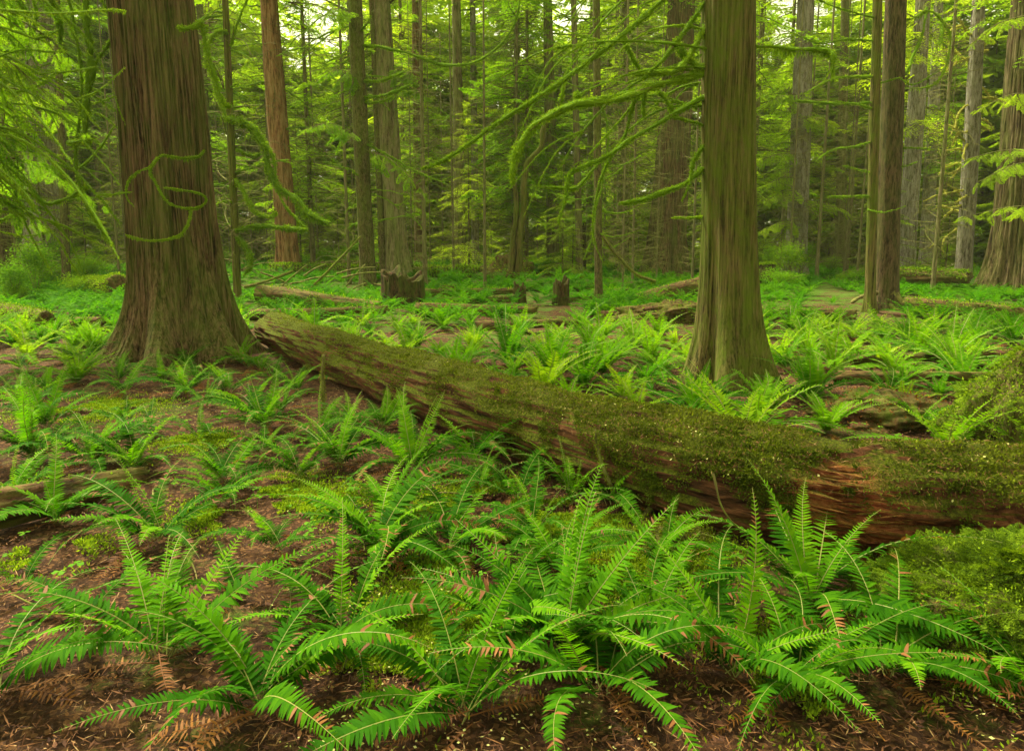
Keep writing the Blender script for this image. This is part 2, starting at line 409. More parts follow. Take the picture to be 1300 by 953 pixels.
Ct = tree('fir_tree', 1298, 372, 64, 200, 1322, 'bark_fir', 'thick furrowed fir trunk cut off by the right edge of the photo', flare=(.55, 1.1), lobes=((6, 1), (10, .4)), rid=.04, sides=400, rows=200, ridges=((34, .07), (70, .04)), H=20, taper=.7)
D1 = tree('young_tree', 1125, 392, 25, 150, 1137, 'bark_dark', 'brown young trunk on spreading roots, thicker one of a touching pair', flare=(.2, .25), rid=.008, H=14, taper=.7)
D2 = tree('young_tree', 1104, 396, 11, 150, 1114, 'bark_mossy', 'thin mossy trunk touching a thicker brown trunk on its left side', flare=(.08, .2), rid=.004, H=14, taper=.7)
E1 = tree('young_tree', 1066, 345, 12, 200, 1073, 'bark_thin', 'slim straight trunk with stubby side twigs, left of the touching pair', H=18, taper=.7)
Ff = tree('fir_tree', 1150, 335, 19, 150, 1172, 'bark_grey', 'pale grey scaly trunk rising behind the touching pair', H=24, Y=33)
G1 = tree('dead_snag', 1226, 330, 17, 150, 1243, 'bark_grey', 'weathered grey dead trunk bristling with yellow lichen branches', 'snag', H=18, Y=26)
G2 = tree('fir_tree', 1176, 332, 15, 230, 1192, 'bark_grey', 'dull grey trunk half hidden behind green boughs near the lichen snag', H=24, Y=40)
H1 = tree('fir_tree', 1011, 332, 24, 150, 1023, 'bark_grey', 'mottled pinkish grey trunk with leafy boughs across it, right of the cedar', H=24, Y=34)
I1 = tree('cedar_tree', 845, 352, 40, 200, 866, 'bark_cedar', 'reddish trunk with flared foot left of the straight cedar', flare=(.45, 1.2), H=22, sides=240, ridges=((40, .04),))
K1 = tree('young_tree', 760, 385, 9.5, 200, 757, 'bark_thin', 'dark pole thin trunk with a spray of bare side branches in the middle', H=16, taper=.7)
L1 = tree('young_tree', 790, 338, 14, 200, 793, 'bark_far', 'light brown slim trunk to the right of the dark pole', H=24, Y=36)
M1 = tree('young_tree', 703, 338, 15, 200, 695, 'bark_far', 'brown trunk behind the arching mossy branch', H=24, Y=36)
N1 = tree('young_tree', 736, 345, 8, 200, 728, 'bark_far', 'narrow brown trunk between the dark pole and the mossy branch curve', H=24, Y=32)
O1 = tree('young_tree', 468, 370, 18.5, 200, 450, 'bark_thin', 'brown trunk with knots leaning slightly left, in front of the dark stump', H=18, taper=.75, flare=(.12, .3))
P1 = tree('fir_tree', 505, 350, 25, 200, 484, 'bark_far', 'grey brown trunk rising right behind the dark stump', H=24, flare=(.3, 1.))
P2 = tree('young_tree', 487, 350, 8, 200, 472, 'bark_thin', 'narrow trunk squeezed between the knotty trunk and the grey brown one', H=24)
Q1 = tree('cedar_tree', 367, 336, 24, 150, 341, 'bark_orange', 'trunk with bare orange rusty lower bark right of the massive cedar', H=24, flare=(.2, .8), Y=30)
R1 = tree('fir_tree', 58, 345, 40, 250, 52, 'bark_grey', 'broad pale trunk behind hanging boughs at far left', H=24, Y=30)
R2 = tree('fir_tree', -14, 348, 46, 250, -50, 'bark_fir', 'dark trunk foot at the very left edge', H=24, Y=26)
S1 = tree('young_tree', 300, 352, 9, 200, 286, 'bark_mossy', 'slim dark mossy trunk just right of the massive cedar', H=16, Y=17)
T1 = tree('young_tree', 585, 345, 13, 200, 579, 'bark_far', 'mossy brown trunk in the centre with a twin of yellowish bark beside it', H=24, Y=34)
U1 = tree('young_tree', 604, 342, 9, 250, 600, 'bark_grey', 'yellowish barked trunk beside a browner one in the centre', H=24, Y=36)
V1 = tree('young_tree', 533, 338, 12, 250, 527, 'bark_red', 'dark red brown trunk left of the central pair', H=24, Y=38)
W1 = tree('young_tree', 84, 352, 9, 300, 72, 'bark_thin', 'dark thin trunk behind mossy boughs at left', H=18, Y=24)

# ------------------------------------------------------------------ mossy branches
def px_curve(pts, Y, n=26, dy=0.0):
    """photo pixel polyline, at its own distance: runs from depth Y to depth Y+dy"""
    m = len(pts); P = [atY(u, v, Y+dy*i/(m-1)) for i, (u, v) in enumerate(pts)]
    return smooth_curve(P, n)
def moss_on(mb, P, R, density=420, L=.022, W=.011, hang=.0, rng=RNG, mat=0):
    seg = np.linalg.norm(np.diff(P, axis=0), axis=1).sum(); n = int(seg*density)
    t = rng.uniform(0, len(P)-1.001, n); i = t.astype(int); f = (t-i)[:, None]
    T, N, B = frames(P); R = np.broadcast_to(R, (len(P),))
    c = P[i]*(1-f)+P[i+1]*f; r = (R[i]*(1-f[:, 0])+R[i+1]*f[:, 0])
    a = rng.uniform(0, 2*PI, n); D = N[i]*np.cos(a)[:, None]+B[i]*np.sin(a)[:, None]
    pos = c+D*(r*.85)[:, None]
    tufts(mb, pos, D*.8+np.array([0, 0, -.15]), L*(.5+r/r.max()*.7), W, .7, rng, mat, .1, 1)
    if hang > 0:
        m = int(seg*density*.35); t = rng.uniform(0, len(P)-1.001, m); i = t.astype(int); f = (t-i)[:, None]
        c = P[i]*(1-f)+P[i+1]*f; r = R[i]
        amt = np.clip(.4+.9*noise3(c, 5, 2), .05, 1.5)
        d = nrm(np.array([0, 0, -1.])+.22*rng.normal(size=(m, 3))); sd_ = nrm(np.cross(d, rand_dirs(m, rng)))
        mb.quads(diamonds(c-np.array([0, 0, 1])*r[:, None]*.6+.5*r[:, None]*rand_dirs(m, rng), d, sd_, hang*amt*rng.uniform(.4, 1, m), W*rng.uniform(.8, 1.6, m), .3), rng.uniform(.1, .9, m), mat)
def branch(tr, pts, w0, w1, Y=None, dy=0., hang=0., moss=True, dens=420, name='mossy_branch', mat='moss', n=30, join=True):
    """branch of a tree; wood tube plus a moss sleeve as its sub-part"""
    Y = tr.b[1] if Y is None else Y
    P = px_curve(pts, Y, n, dy)
    P += .006*Y/6*noise3(P*1.0, 6, 2)[:, None]*np.array([1, .5, 1.])
    R = np.linspace(w0, w1, n)/2/F*Y*.95
    R = R*(1+.4*noise3(P, 7, 3))*np.clip((1-np.linspace(0, 1, n))*9, .12, 1)**.6
    org = Vector(tr.e.location)
    m = MB(); tube(m, P-np.array(org), np.maximum(R*(.55 if moss else 1), .002), 6)
    o = m.build(name, M['twig'], tr.e)
    if moss:
        mm = MB(); Pl = P-np.array(org)
        tube(mm, Pl, R*.85, 9, .5, .45)
        sc = Y/6.5
        moss_on(mm, Pl, R, dens*3.2/sc, .028*sc*min(1, max(.42, w0/7)), .006*sc, hang*1.5)
        mm.build('moss', M[mat], o, smooth=False)
    return o
# tree B, arms reaching left
Bs = [
 ([(905, 86), (885, 84), (868, 70), (855, 50)], 11, 9, 0, .05),
 ([(900, 92), (872, 100), (850, 104), (812, 117), (780, 128), (738, 131), (702, 145), (676, 162), (658, 188), (651, 214), (650, 236)], 7, 10, -.6, .05),
 ([(900, 92), (860, 100), (800, 118), (760, 126), (728, 134), (700, 145)], 6, 5, -.4, .03),
 ([(900, -70), (870, -30), (835, 6), (800, 37), (760, 68), (716, 101), (680, 126), (640, 150), (600, 179), (565, 203), (535, 214)], 8, 3, -1.2, .02),
 ([(896, 122), (850, 148), (800, 178), (768, 200), (740, 212), (722, 222), (718, 250), (708, 285)], 6, 2.5, -.6, .02),
 ([(800, 180), (765, 202), (735, 236), (712, 239), (685, 237)], 4, 2.5, -.3, .0),
 ([(893, 214), (868, 234), (840, 245), (812, 255), (786, 258)], 6, 4, -.4, .015),
 ([(896, 2), (876, 30), (858, 55), (840, 78), (815, 100)], 5, 4, -.3, .02),
 ([(898, 30), (880, 62), (862, 88), (838, 92), (802, 95)], 6, 8, -.2, .04),
 ([(893, 160), (868, 152), (850, 148)], 3, 3, -.1, .0),
 ([(790, 46), (800, 68), (812, 90)], 5, 4, .0, .02),
 ([(806, 124), (800, 150), (792, 175), (775, 200), (762, 230), (755, 262), (753, 300), (765, 330)], 4, 1.6, .0, .01),
 ([(812, 122), (790, 150), (770, 172), (748, 196)], 3.5, 2, .0, .01),
 ([(716, 101), (714, 118), (712, 130)], 5, 6, 0, .02),
 ([(737, 128), (733, 118), (732, 130)], 7, 8, 0, .05),
 ([(820, 112), (817, 130), (817, 150)], 4, 4, 0, .04),
 ([(835, 116), (850, 135), (852, 142), (862, 152)], 5, 3, .1, .02),
 ([(893, 186), (880, 205), (876, 232), (866, 255)], 5, 1.5, -.2, .02),
]
def droop_branches(tr, n, zlo, zhi, Lr, w, seed, side=None, dens=110, hang=.04, Y=None, forks=2, dyr=1., mat='moss', down=1.):
    rr = random.Random(seed)
    for k in range(n):
        v0 = rr.uniform(zlo, zhi); bY = tr.b[1] if Y is None else Y
        zc = atY(0, v0, bY)[2]; xc = tr.b[0]+tr.lean[0]*(zc-tr.b[2]); u0 = 650+F*xc/(bY*math.cos(PITCH)-(zc-CAM_H)*math.sin(PITCH))
        sg = side if side else rr.choice((-1, 1)); L = rr.uniform(*Lr); dr = rr.uniform(-.15, .75)*down; lift = rr.uniform(-.1, .25)
        pts = [(u0+sg*L*q, v0-L*lift*math.sin(q*2.2)+L*dr*q*q+rr.uniform(-2, 2)) for q in (0, .3, .6, .85, 1.0)]
        ww = w*rr.uniform(.6, 1.3); dy = rr.uniform(-1, 1)*dyr
        branch(tr, pts, ww, ww*.45, Y=bY, dy=dy, hang=hang*rr.random(), dens=dens, mat=mat, n=16)
        for f in range(rr.randint(0, forks)):
            q = rr.choice((1, 2, 3)); p = pts[q]; l2 = L*rr.uniform(.2, .5); d2 = rr.uniform(-.6, 1.5)*down
            branch(tr, [p, (p[0]+sg*l2*.5, p[1]+l2*d2*.3), (p[0]+sg*l2, p[1]+l2*d2)], ww*.7, ww*.3, Y=bY+dy*(0, .3, .6, .85)[q], dy=0, hang=hang*.5, dens=dens, mat=mat, n=10)
for pts, a, b, dy, hg in Bs: branch(B, pts, a, b, Y=B.b[1]-.05, dy=dy, hang=hg)
branch(B, [(955, 59), (985, 61), (1010, 63), (1040, 64), (1055, 69), (1058, 84)], 3, 9, dy=-.3, hang=.11)
branch(B, [(893, 275), (880, 276), (852, 277)], 3, 2, dy=-.3)
# tree A, low loops and stubs on and beside the big trunk
for pts, a, b, dy, hg in [
 ([(255, 28), (247, 34), (232, 36), (226, 35)], 6, 4, -.3, .04),
 ([(258, 192), (250, 200), (228, 201), (206, 197), (190, 212), (172, 220), (162, 232), (160, 248), (170, 262)], 3, .8, -.35, .03),
 ([(200, 200), (190, 218), (200, 236), (214, 256), (238, 265), (256, 262), (262, 252), (250, 244), (222, 240), (208, 238)], 3, 1.6, -.35, .03),
 ([(242, 264), (240, 280), (228, 298), (205, 305), (180, 303), (160, 297)], 3, 1.4, -.35, .03),
 ([(257, 32), (262, 60), (272, 95), (284, 130), (294, 135)], 6, 4, -.2, .05)]:
    branch(A, pts, a, b, Y=A.b[1]-1.0, dy=dy, hang=hg)
# tree S, draped arms right of the big cedar
for pts, a, b, dy, hg in [
 ([(292, 150), (310, 158), (326, 170), (334, 186), (340, 210), (350, 235), (372, 252), (392, 272), (418, 283)], 7, 9, -1, .10),
 ([(282, 148), (300, 155), (322, 162), (328, 178), (345, 196), (352, 236)], 6, 6, -.6, .12),
 ([(300, 190), (320, 198), (330, 196)], 4, 4, -.3, .04),
 ([(298, 228), (312, 250), (325, 270), (345, 275), (352, 268)], 5, 4, -.6, .03),
 ([(300, 292), (330, 287), (360, 289), (390, 292)], 5, 6, -.6, .06),
 ([(302, 300), (312, 315), (318, 335), (310, 350)], 6, 5, -.3, .05),
 ([(350, 240), (368, 270), (390, 290)], 3, 3, -.3, .02),
 ([(288, 40), (272, 44), (262, 70), (274, 110), (288, 150)], 5, 7, -.4, .08),
 ([(292, 60), (305, 20), (320, -8), (350, -20)], 3, 2, -.2, .01)]:
    branch(S1, pts, a, b, Y=S1.b[1]-.1, dy=dy, hang=hg)
# tree O
for pts, a, b in [
 ([(455, 58), (480, 60), (520, 68), (560, 82), (600, 80), (632, 60), (652, 32), (662, -10)], 4, 2.6),
 ([(458, 103), (480, 103), (500, 97), (520, 88)], 4, 3), ([(460, 124), (482, 123), (505, 115), (522, 107)], 4.5, 3),
 ([(460, 129), (485, 129), (502, 120)], 3.5, 2.5), ([(456, 40), (465, 32), (472, 20)], 3, 2),
 ([(462, 180), (490, 196), (530, 218), (570, 235)], 3, 1.6), ([(466, 230), (440, 215), (410, 205)], 2.2, 1.4),
 ([(470, 300), (440, 320), (412, 350), (395, 368)], 3.5, 2)]:
    branch(O1, pts, a, b, dy=-1, hang=.05, dens=170)
# tree D, E side arms and the hanging hook at upper right
for pts, a, b, hg in [([(1146, 27), (1165, 21), (1176, 14), (1188, 18), (1198, 30), (1207, 48), (1204, 72), (1196, 95), (1180, 110), (1148, 112)], 4, 2, .14),
 ([(1176, 10), (1172, 40), (1160, 70), (1151, 92)], 3, 4, .12), ([(1195, 28), (1196, 44), (1192, 58)], 5, 4, .10),
 ([(1110, 22), (1080, 15), (1050, 5), (1030, -5)], 2.4, 1.6, 0), ([(1109, 52), (1078, 50), (1040, 55), (1000, 40)], 2.6, 1.5, .02),
 ([(1108, 98), (1080, 97), (1050, 103), (1024, 118)], 3.6, 2, .02), ([(1106, 130), (1072, 132), (1030, 130), (1005, 128)], 3.4, 2, .03),
 ([(1108, 138), (1085, 132), (1058, 128)], 2.4, 1.6, 0), ([(1106, 180), (1085, 186), (1058, 190), (1035, 205)], 2.6, 1.4, 0),
 ([(1104, 250), (1080, 249), (1050, 250)], 3.2, 1.8, .02), ([(1106, 110), (1140, 100), (1160, 108), (1200, 85)], 2, 1.2, 0),
 ([(1140, 188), (1165, 188), (1186, 190)], 2.8, 1.6, 0), ([(1135, 215), (1152, 210), (1166, 205)], 2, 1.2, 0),
 ([(1105, 220), (1088, 215), (1070, 210)], 2, 1.3, 0), ([(1102, 265), (1120, 270), (1150, 262)], 2, 1.2, 0)]:
    branch(D1 if pts[0][0] > 1120 else D2, pts, a, b, dy=-.8, hang=hg, dens=120)
for pts in [[(1072, 20), (1095, 18), (1110, 15)], [(1070, 62), (1040, 70), (1015, 52)], [(1069, 100), (1100, 96), (1125, 90)], [(1068, 140), (1045, 148), (1030, 145)],
            [(1067, 175), (1050, 180), (1042, 182)], [(1066, 200), (1048, 202), (1035, 198)], [(1066, 245), (1040, 235), (1015, 225)], [(1066, 262), (1040, 265), (1020, 258)],
            [(1068, 85), (1050, 92), (1035, 90)], [(1068, 160), (1090, 150), (1105, 140)], [(1066, 225), (1090, 222), (1100, 220)]]:
    branch(E1, pts, 3, 1.6, dy=-1, dens=60, hang=.04)
# dark pole: sparse curved arms
for s_ in range(16):
    y0 = 10+s_*20+random.uniform(-8, 8); sg = random.choice((-1, 1)); ln = random.uniform(25, 75)
    x0 = 759; c = random.uniform(-25, 10)
    branch(K1, [(x0, y0), (x0+sg*ln*.45, y0+c*.4+6), (x0+sg*ln, y0+c)], 2.2, 1, dy=random.uniform(-1, 1), dens=90, hang=.02)
branch(K1, [(757, 110), (772, 170), (764, 235), (757, 262), (752, 300), (741, 330)], 3.4, 2, dy=-.6, dens=120)
droop_branches(B, 17, -80, 190, (80, 260), 2.6, 1, side=-1, dens=150, hang=.05)
droop_branches(N1, 14, 0, 270, (20, 70), 2.0, 2, dens=30)
droop_branches(O1, 16, 0, 300, (20, 80), 2.4, 3, dens=60)
droop_branches(P1, 14, 10, 240, (25, 80), 2.2, 4, dens=40)
droop_branches(M1, 14, 0, 270, (20, 70), 2.0, 5, dens=30)
droop_branches(L1, 14, 0, 270, (20, 60), 2.0, 6, dens=30)
droop_branches(T1, 14, 0, 270, (20, 70), 2.0, 7, dens=30)
droop_branches(I1, 16, 0, 260, (25, 90), 2.6, 8, dens=40)
droop_branches(S1, 16, 0, 300, (20, 80), 2.6, 9, dens=80)
droop_branches(Q1, 14, 0, 240, (20, 60), 2.0, 10, dens=30)
droop_branches(W1, 18, 0, 290, (20, 90), 3.0, 11, dens=60, hang=.09)
droop_branches(H1, 10, 0, 260, (20, 60), 2.0, 12, dens=30)
# lichen branches on the snag
def lichen(tr, u, v, sg, ln, rise):
    pts = [(u, v)]
    a = rise; x, y = u, v
    for k in range(4):
        x += sg*ln/4*math.cos(a); y -= ln/4*math.sin(a); a += random.uniform(-.5, .35); pts.append((x, y))
    o = branch(tr, pts, 3.2, 1.6, dy=random.uniform(-1, 1), dens=90, mat='lichen_yellow', name='lichen_branch', hang=.03)
    return pts
for k in range(24):
    y0 = 20+k*12+random.uniform(-6, 6)
    if 95 < y0 < 150 or random.random() < .75:
        sg = random.choice((-1, 1)) if y0 < 150 else -1
        p = lichen(G1, 1236-(y0/330)*9, y0, sg, random.uniform(18, 62) if sg < 0 else random.uniform(10, 35), random.uniform(-.9, .9))
        if random.random() < .8: q = p[2]; lichen(G1, q[0], q[1], sg, random.uniform(12, 30), random.uniform(-1, 1.2))
# far right fir
# bare arched stem between trunks
sp = ground(655, 348)
st = empty('arched_sapling', atY(658, 338, 24)*np.array([1, 1, 0])+np.array([0, 0, -.05]), 0, 'bent dark mossy stem curving up under the arching mossy branch', 'sapling')
tt = Tree(); tt.e = st; tt.b = np.array(st.location)
m = MB(); P = px_curve([(658, 345), (660, 300), (665, 262), (667, 215), (678, 198), (688, 185), (690, 165), (700, 140)], 24, 40); tube(m, P-np.array(st.location), np.linspace(5, 3, 40)/F*24, 8, .3)
m.build('stem', M['bark_mossy'], st)
m = MB(); P = px_curve([(649, 345), (652, 300), (656, 260), (653, 235), (650, 215)], 24, 30); tube(m, P-np.array(st.location), np.linspace(4, 2.5, 30)/F*24, 8, .3)
m.build('stem', M['bark_mossy'], st)

# ------------------------------------------------------------------ conifer boughs and crowns
def bough(rng, L=1.0, nt_=16, nl=8, leaf=.05, droop=.25, spread=.42):
    """flat spray: returns quads of needles sprigs and quads of the twig, unit length along +x"""
    s = (np.arange(nt_)+.6)/nt_; s = s**.9
    ax = lambda t: np.stack([t*L, .04*np.sin(t*5+rng.uniform(0, 6))*L, -droop*L*t**1.8], -1)
    Q = []; W = []; val = []
    for side in (-1, 1):
        p = ax(s); tl = L*spread*(1-s)**.65*(.35+.65*np.minimum(1, s*5))*rng.uniform(.7, 1.15, nt_)
        a = side*np.radians(rng.uniform(42, 62, nt_))
        d = np.stack([np.cos(a), np.sin(a), -.18-.25*rng.random(nt_)], -1); d = nrm(d)
        k = (np.arange(nl)+.5)/nl
        kk = k[None, :, None]
        q = p[:, None]+d[:, None]*tl[:, None, None]*kk+np.array([0, 0, -1.])*(tl[:, None, None]*.25*kk**2)
        perp = nrm(np.cross(d, np.array([0, 0, 1.])))
        for s2 in (-1, 1):
            dd = nrm(d[:, None]*.75+perp[:, None]*s2*.75+.22*rng.normal(size=(nt_, nl, 3)))
            sdv = nrm(np.cross(dd, np.array([0, 0, 1.])+.3*rng.normal(size=(nt_, nl, 3))))
            ll = leaf*(1.15-.55*k)[None, :]*rng.uniform(.7, 1.2, (nt_, nl))
            D = diamonds(q, dd, sdv, ll, ll*.34); Q.append(D.reshape(-1, 4, 3))
            val.append((np.repeat(rng.uniform(0, .5, nt_), nl)+.5*np.tile(k, nt_)*rng.uniform(.5, 1, nt_*nl)))
        W.append(diamonds(p, d, perp, tl, np.full(nt_, leaf*.1), .1))
    t = np.linspace(0, 1, 7); P = ax(t); wv = np.array([0, 1., 0])*leaf*.22*(1.1-t)[:, None]; wz = np.array([0, 0, 1.])*leaf*.22*(1.1-t)[:, None]
    for o_ in (wv, wz): W.append(np.stack([P[:-1]-o_[:-1], P[:-1]+o_[:-1], P[1:]+o_[1:], P[1:]-o_[1:]], 1))
    return np.concatenate(Q), np.concatenate(val), np.concatenate(W)
def rotm(az, el, roll=0):
    return np.array((Matrix.Rotation(az, 3, 'Z') @ Matrix.Rotation(-el, 3, 'Y') @ Matrix.Rotation(roll, 3, 'X')))
def crown_mesh(seed, h0, h1, R, n, leaf, mat, shape=.8, tpl=None, gap=.25, lean=(0, 0)):
    rng = np.random.default_rng(seed); mb = MB()
    tp = [bough(rng, 1.0, *tpl, leaf/R*1.0*rng.uniform(.9, 1.1), rng.uniform(.1, .4), rng.uniform(.32, .5)) for _ in range(5)]
    clump = rng.uniform(0, 1, 12)
    for i in range(n):
        t = (i+rng.random())/n
        if clump[int(t*11.99)] < gap and rng.random() < .7: continue
        z = h0+(h1-h0)*t; az = rng.uniform(0, 2*PI)
        L = R*((1-t)**shape*.85+.15)*rng.uniform(.55, 1.15)
        Q, v, Wd = tp[rng.integers(5)]
        Rm = rotm(az, math.radians(rng.uniform(-22, 14)+18*t), rng.uniform(-.4, .4))
        o = np.array([lean[0]*z, lean[1]*z, z])
        mb.quads(Q@Rm.T*L+o, np.clip(v*.8+.25*rng.random()-.02, 0, 1), 0)
        mb.quads(Wd@Rm.T*L+o, .4, 1)
    return mb.mesh('crown', [M[mat], M['twig']], smooth=False)
SAP = [crown_mesh(20+i, .15, h, r, n, .085, 'hemlock_bright' if i != 3 else 'hemlock', .75, (13, 6)) for i, (h, r, n) in enumerate([(4.5, 1.5, 90), (7, 2.0, 120), (3.2, 1.5, 70), (9, 2.3, 150)])]
TALL = [crown_mesh(40+i, h0, 19, r, n, .17, m_, .3, (13, 6), .4) for i, (h0, r, n, m_) in enumerate([(3.0, 2.7, 130, 'hemlock'), (4.5, 3.1, 130, 'hemlock_bright'), (2.5, 2.4, 140, 'hemlock_bright'), (4, 2.8, 120, 'hemlock')])]
def bare_mesh(seed, h0, h1, n, Lm, r0=.012):
    rng = np.random.default_rng(seed); mb = MB()
    for i in range(n):
        z = rng.uniform(h0, h1); az = rng.uniform(0, 2*PI); L = Lm*rng.uniform(.3, 1); t = np.linspace(0, 1, 8)
        el = rng.uniform(-.2, .5); c = rng.uniform(-.5, .25)
        P = np.stack([L*t*np.cos(az)+.1*L*np.sin(t*3+az), L*t*np.sin(az)+.1*L*np.cos(t*2.4+az), z+L*(el*t+c*t*t)], -1)
        tube(mb, P, r0*(1.15-t), 4, 0, .5)
        for k in range(3):
            j = rng.integers(2, 7); d = nrm(P[j]-P[j-1]+.7*rng.normal(size=3))
            q = P[j]+d*np.linspace(0, L*.35, 4)[:, None]+np.array([0, 0, -.12*L])*np.linspace(0, 1, 4)[:, None]**2
            tube(mb, q, r0*.6*np.array([1, .8, .6, .3]), 3)
    return mb.mesh('bare_branches', M['twig'])
BARE = [bare_mesh(60+i, 1.0, 14, 150, 2.2, .015) for i in range(3)]
TRK = [trunk_mb([(-1, .17), (0, .16), (24, .06)], (0.01*i-.01, 0), 23, 14, 40, (.08, .4), ((5, 1),), .006, 70+i).mesh('trunk', M['bark_far']) for i in range(3)]
TRKS = trunk_mb([(-1, .05), (0, .045), (6, .01)], (0, 0), 6, 8, 16, (.02, .2), ((3, 1),), .002, 77).mesh('trunk', M['bark_thin'])

def far_tree(name, x, y, kind, sc, label, group):
    e = empty(name, (x, y, float(gz(x, y))-.03), random.uniform(0, 6.28), label, 'tree', group)
    s = sc
    if kind == 'sap':
        o = obj('trunk', TRKS, e); i = random.randrange(4); o.scale = (s, s, s*[.8, 1.2, .55, 1.5][i]); c = obj('crown', SAP[i], e); c.scale = (s, s, s)
    else:
        o = obj('trunk', random.choice(TRK), e); o.scale = (s*(random.uniform(.35, .8) if kind == 'pole' else random.uniform(.5, 1.4)),)*2+(s,)
        if kind == 'tall': c = obj('crown', random.choice(TALL), e); c.scale = (s, s, s)
        b_ = obj('bare_branches', random.choice(BARE), e); b_.scale = (s, s, s); b_.rotation_euler = (0, 0, random.uniform(0, 6)); b_['kind'] = 'stuff'
    return e
placed = [(t.b[0], t.b[1]) for t in TREES]
def try_spot(y, lim, mind):
    for _ in range(60):
        x = random.uniform(-lim, lim)
        if all(math.hypot(x-a, y-b) > mind for a, b in placed): placed.append((x, y)); return x
    return None
rd = random.Random(5)
for i in range(30):
    y = 31+19*(i/30)**.9+random.uniform(-1, 1); x = try_spot(y, .82*y, 1.8)
    if x is not None: far_tree('hemlock_tree', x, y, 'tall', random.uniform(.85, 1.25), 'tall background conifer with soft green boughs deep in the forest', 'tall conifers deep in the forest')
for i in range(76):
    y = 21+30*(i/76)+random.uniform(-1, 1); x = try_spot(y, .8*y, 1.5)
    if x is not None: far_tree('slender_tree', x, y, 'pole', random.uniform(.4, .75), 'thin bare lower trunk among the background conifers', 'thin bare trunks in the background')
for i in range(60):
    y = 28+22*(i/60)+random.uniform(-1, 1); x = try_spot(y, .82*y, 1.2)
    if x is not None: far_tree('hemlock_sapling', x, y, 'sap', random.uniform(.6, 1.15), 'young hemlock with bright green boughs down to the forest floor', 'young hemlocks under the tall trees')
# crowns and bare twigs for the named trunks
for t, ck, s in [(Ff, 1, 1), (G2, 0, 1), (H1, 2, 1), (R1, 0, 1.), (R2, 1, .9), (U1, 2, .9), (V1, 0, .9)]:
    c = obj('crown', TALL[ck], t.e); c.scale = (s, s, s); c.rotation_euler = (0, t.lean[0]*.9, 0); c.location.z = 2.5
for t, k_ in [(N1, 0), (P2, 1), (Q1, 2), (R1, 0), (T1, 1), (U1, 2), (V1, 0), (W1, 1), (L1, 2), (M1, 0), (S1, 1), (I1, 1)]:
    c = obj('bare_branches', BARE[k_], t.e); c['kind'] = 'stuff'; c.rotation_euler = (0, t.lean[0]*.9, random.uniform(0, 6)); c.scale = (.8, .8, .8)

SHADE_CROWNS = [crown_mesh(80+i, 8.5, 19, 4.6, 90, .16, 'hemlock', .5, (13, 6), .3) for i in range(2)]  # unseen crowns above the frame, added for patchy shade and green-tinted light
for k_, t in enumerate([A, B, Ct, D1, I1, K1, O1, P1, Q1]):
    c = obj('crown', SHADE_CROWNS[k_ % 2], t.e); c.rotation_euler = (0, t.lean[0]*.9, k_*1.3); sc_ = (1, .85, 1.1, .8, 1.25, .85, .95, 1.3, 1.3)[k_]; c.scale = (sc_, sc_, 1 if k_ < 4 else 1.2)
# far-off wood
mb = MB(); rng = np.random.default_rng(5)
tp = [bough(rng, 1.0, 7, 3, .26, .3, .5) for _ in range(5)]
for i in range(10000):
    a = rng.uniform(-.80, .80); d = rng.uniform(53, 66); z = rng.uniform(-.5, 29)*rng.uniform(.55, 1)
    dens = noise3(np.array([a*40, z*.35, d*.1]), .35, 2)
    if z > 12 and dens < -.45-.3*(z < 17): continue
    Q, v, Wd = tp[rng.integers(5)]; Rm = rotm(rng.uniform(0, 6.28), rng.uniform(-.4, .2), rng.uniform(-.4, .4)); L = rng.uniform(2., 4.)
    o = np.array([math.sin(a)*d*1.05, math.cos(a)*d, z])
    mb.quads(Q@Rm.T*L+o, np.clip(v*.6+.4*rng.random()+.15*dens, 0, 1))
fw = mb.build('distant_forest', [M['far_leaf']], smooth=False); tag(fw, 'far-off mass of bright green forest closing the view', 'forest', kind='stuff')

# near cedar boughs: left edge tree standing outside the frame, its sprays hang into view
def near_crown(tr_e, specs, leaf=.05, mat='cedar_near', seed=1, name='bough'):
    rng = np.random.default_rng(seed)
    for (p0, p1, sag, wid) in specs:
        p0 = np.array(p0); p1 = np.array(p1); mid = (p0+p1)/2+np.array([0, 0, sag])
        P = smooth_curve([p0, mid, p1], 14); L = np.linalg.norm(p1-p0)
        mb = MB(); tube(mb, P, np.linspace(.016, .004, 14), 5, .2, .5, 1)
        T = nrm(np.gradient(P, axis=0))
        tp = [bough(rng, 1.0, 12, 7, leaf/wid, .25, .4) for _ in range(3)]
        for j in range(2, 14):
            for s_ in (-1, 1):
                if rng.random() < .25: continue
                az = math.atan2(T[j, 1], T[j, 0])+s_*rng.uniform(.4, 1.2); Rm = rotm(az, rng.uniform(-.9, -.1), rng.uniform(-.5, .5))
                ll = wid*(1.15-j/16)*rng.uniform(.6, 1.1); Q, v, Wd = tp[rng.integers(3)]
                mb.quads(Q@Rm.T*ll+P[j], np.clip(v+.15*rng.normal(), 0, 1), 0); mb.quads(Wd@Rm.T*ll+P[j], .4, 1)
        org = np.array(tr_e.location)
        for V_ in range(len(mb.V)): mb.V[V_] = mb.V[V_]-org
        mb.build(name, [M[mat], M['twig']], tr_e, smooth=False)
Lt = tree('cedar_tree', -60, 455, 30, 200, -75, 'bark_mossy', 'cedar at the left edge whose dark boughs hang across the upper left corner', H=9, Y=8.6, taper=.5)
sp = []
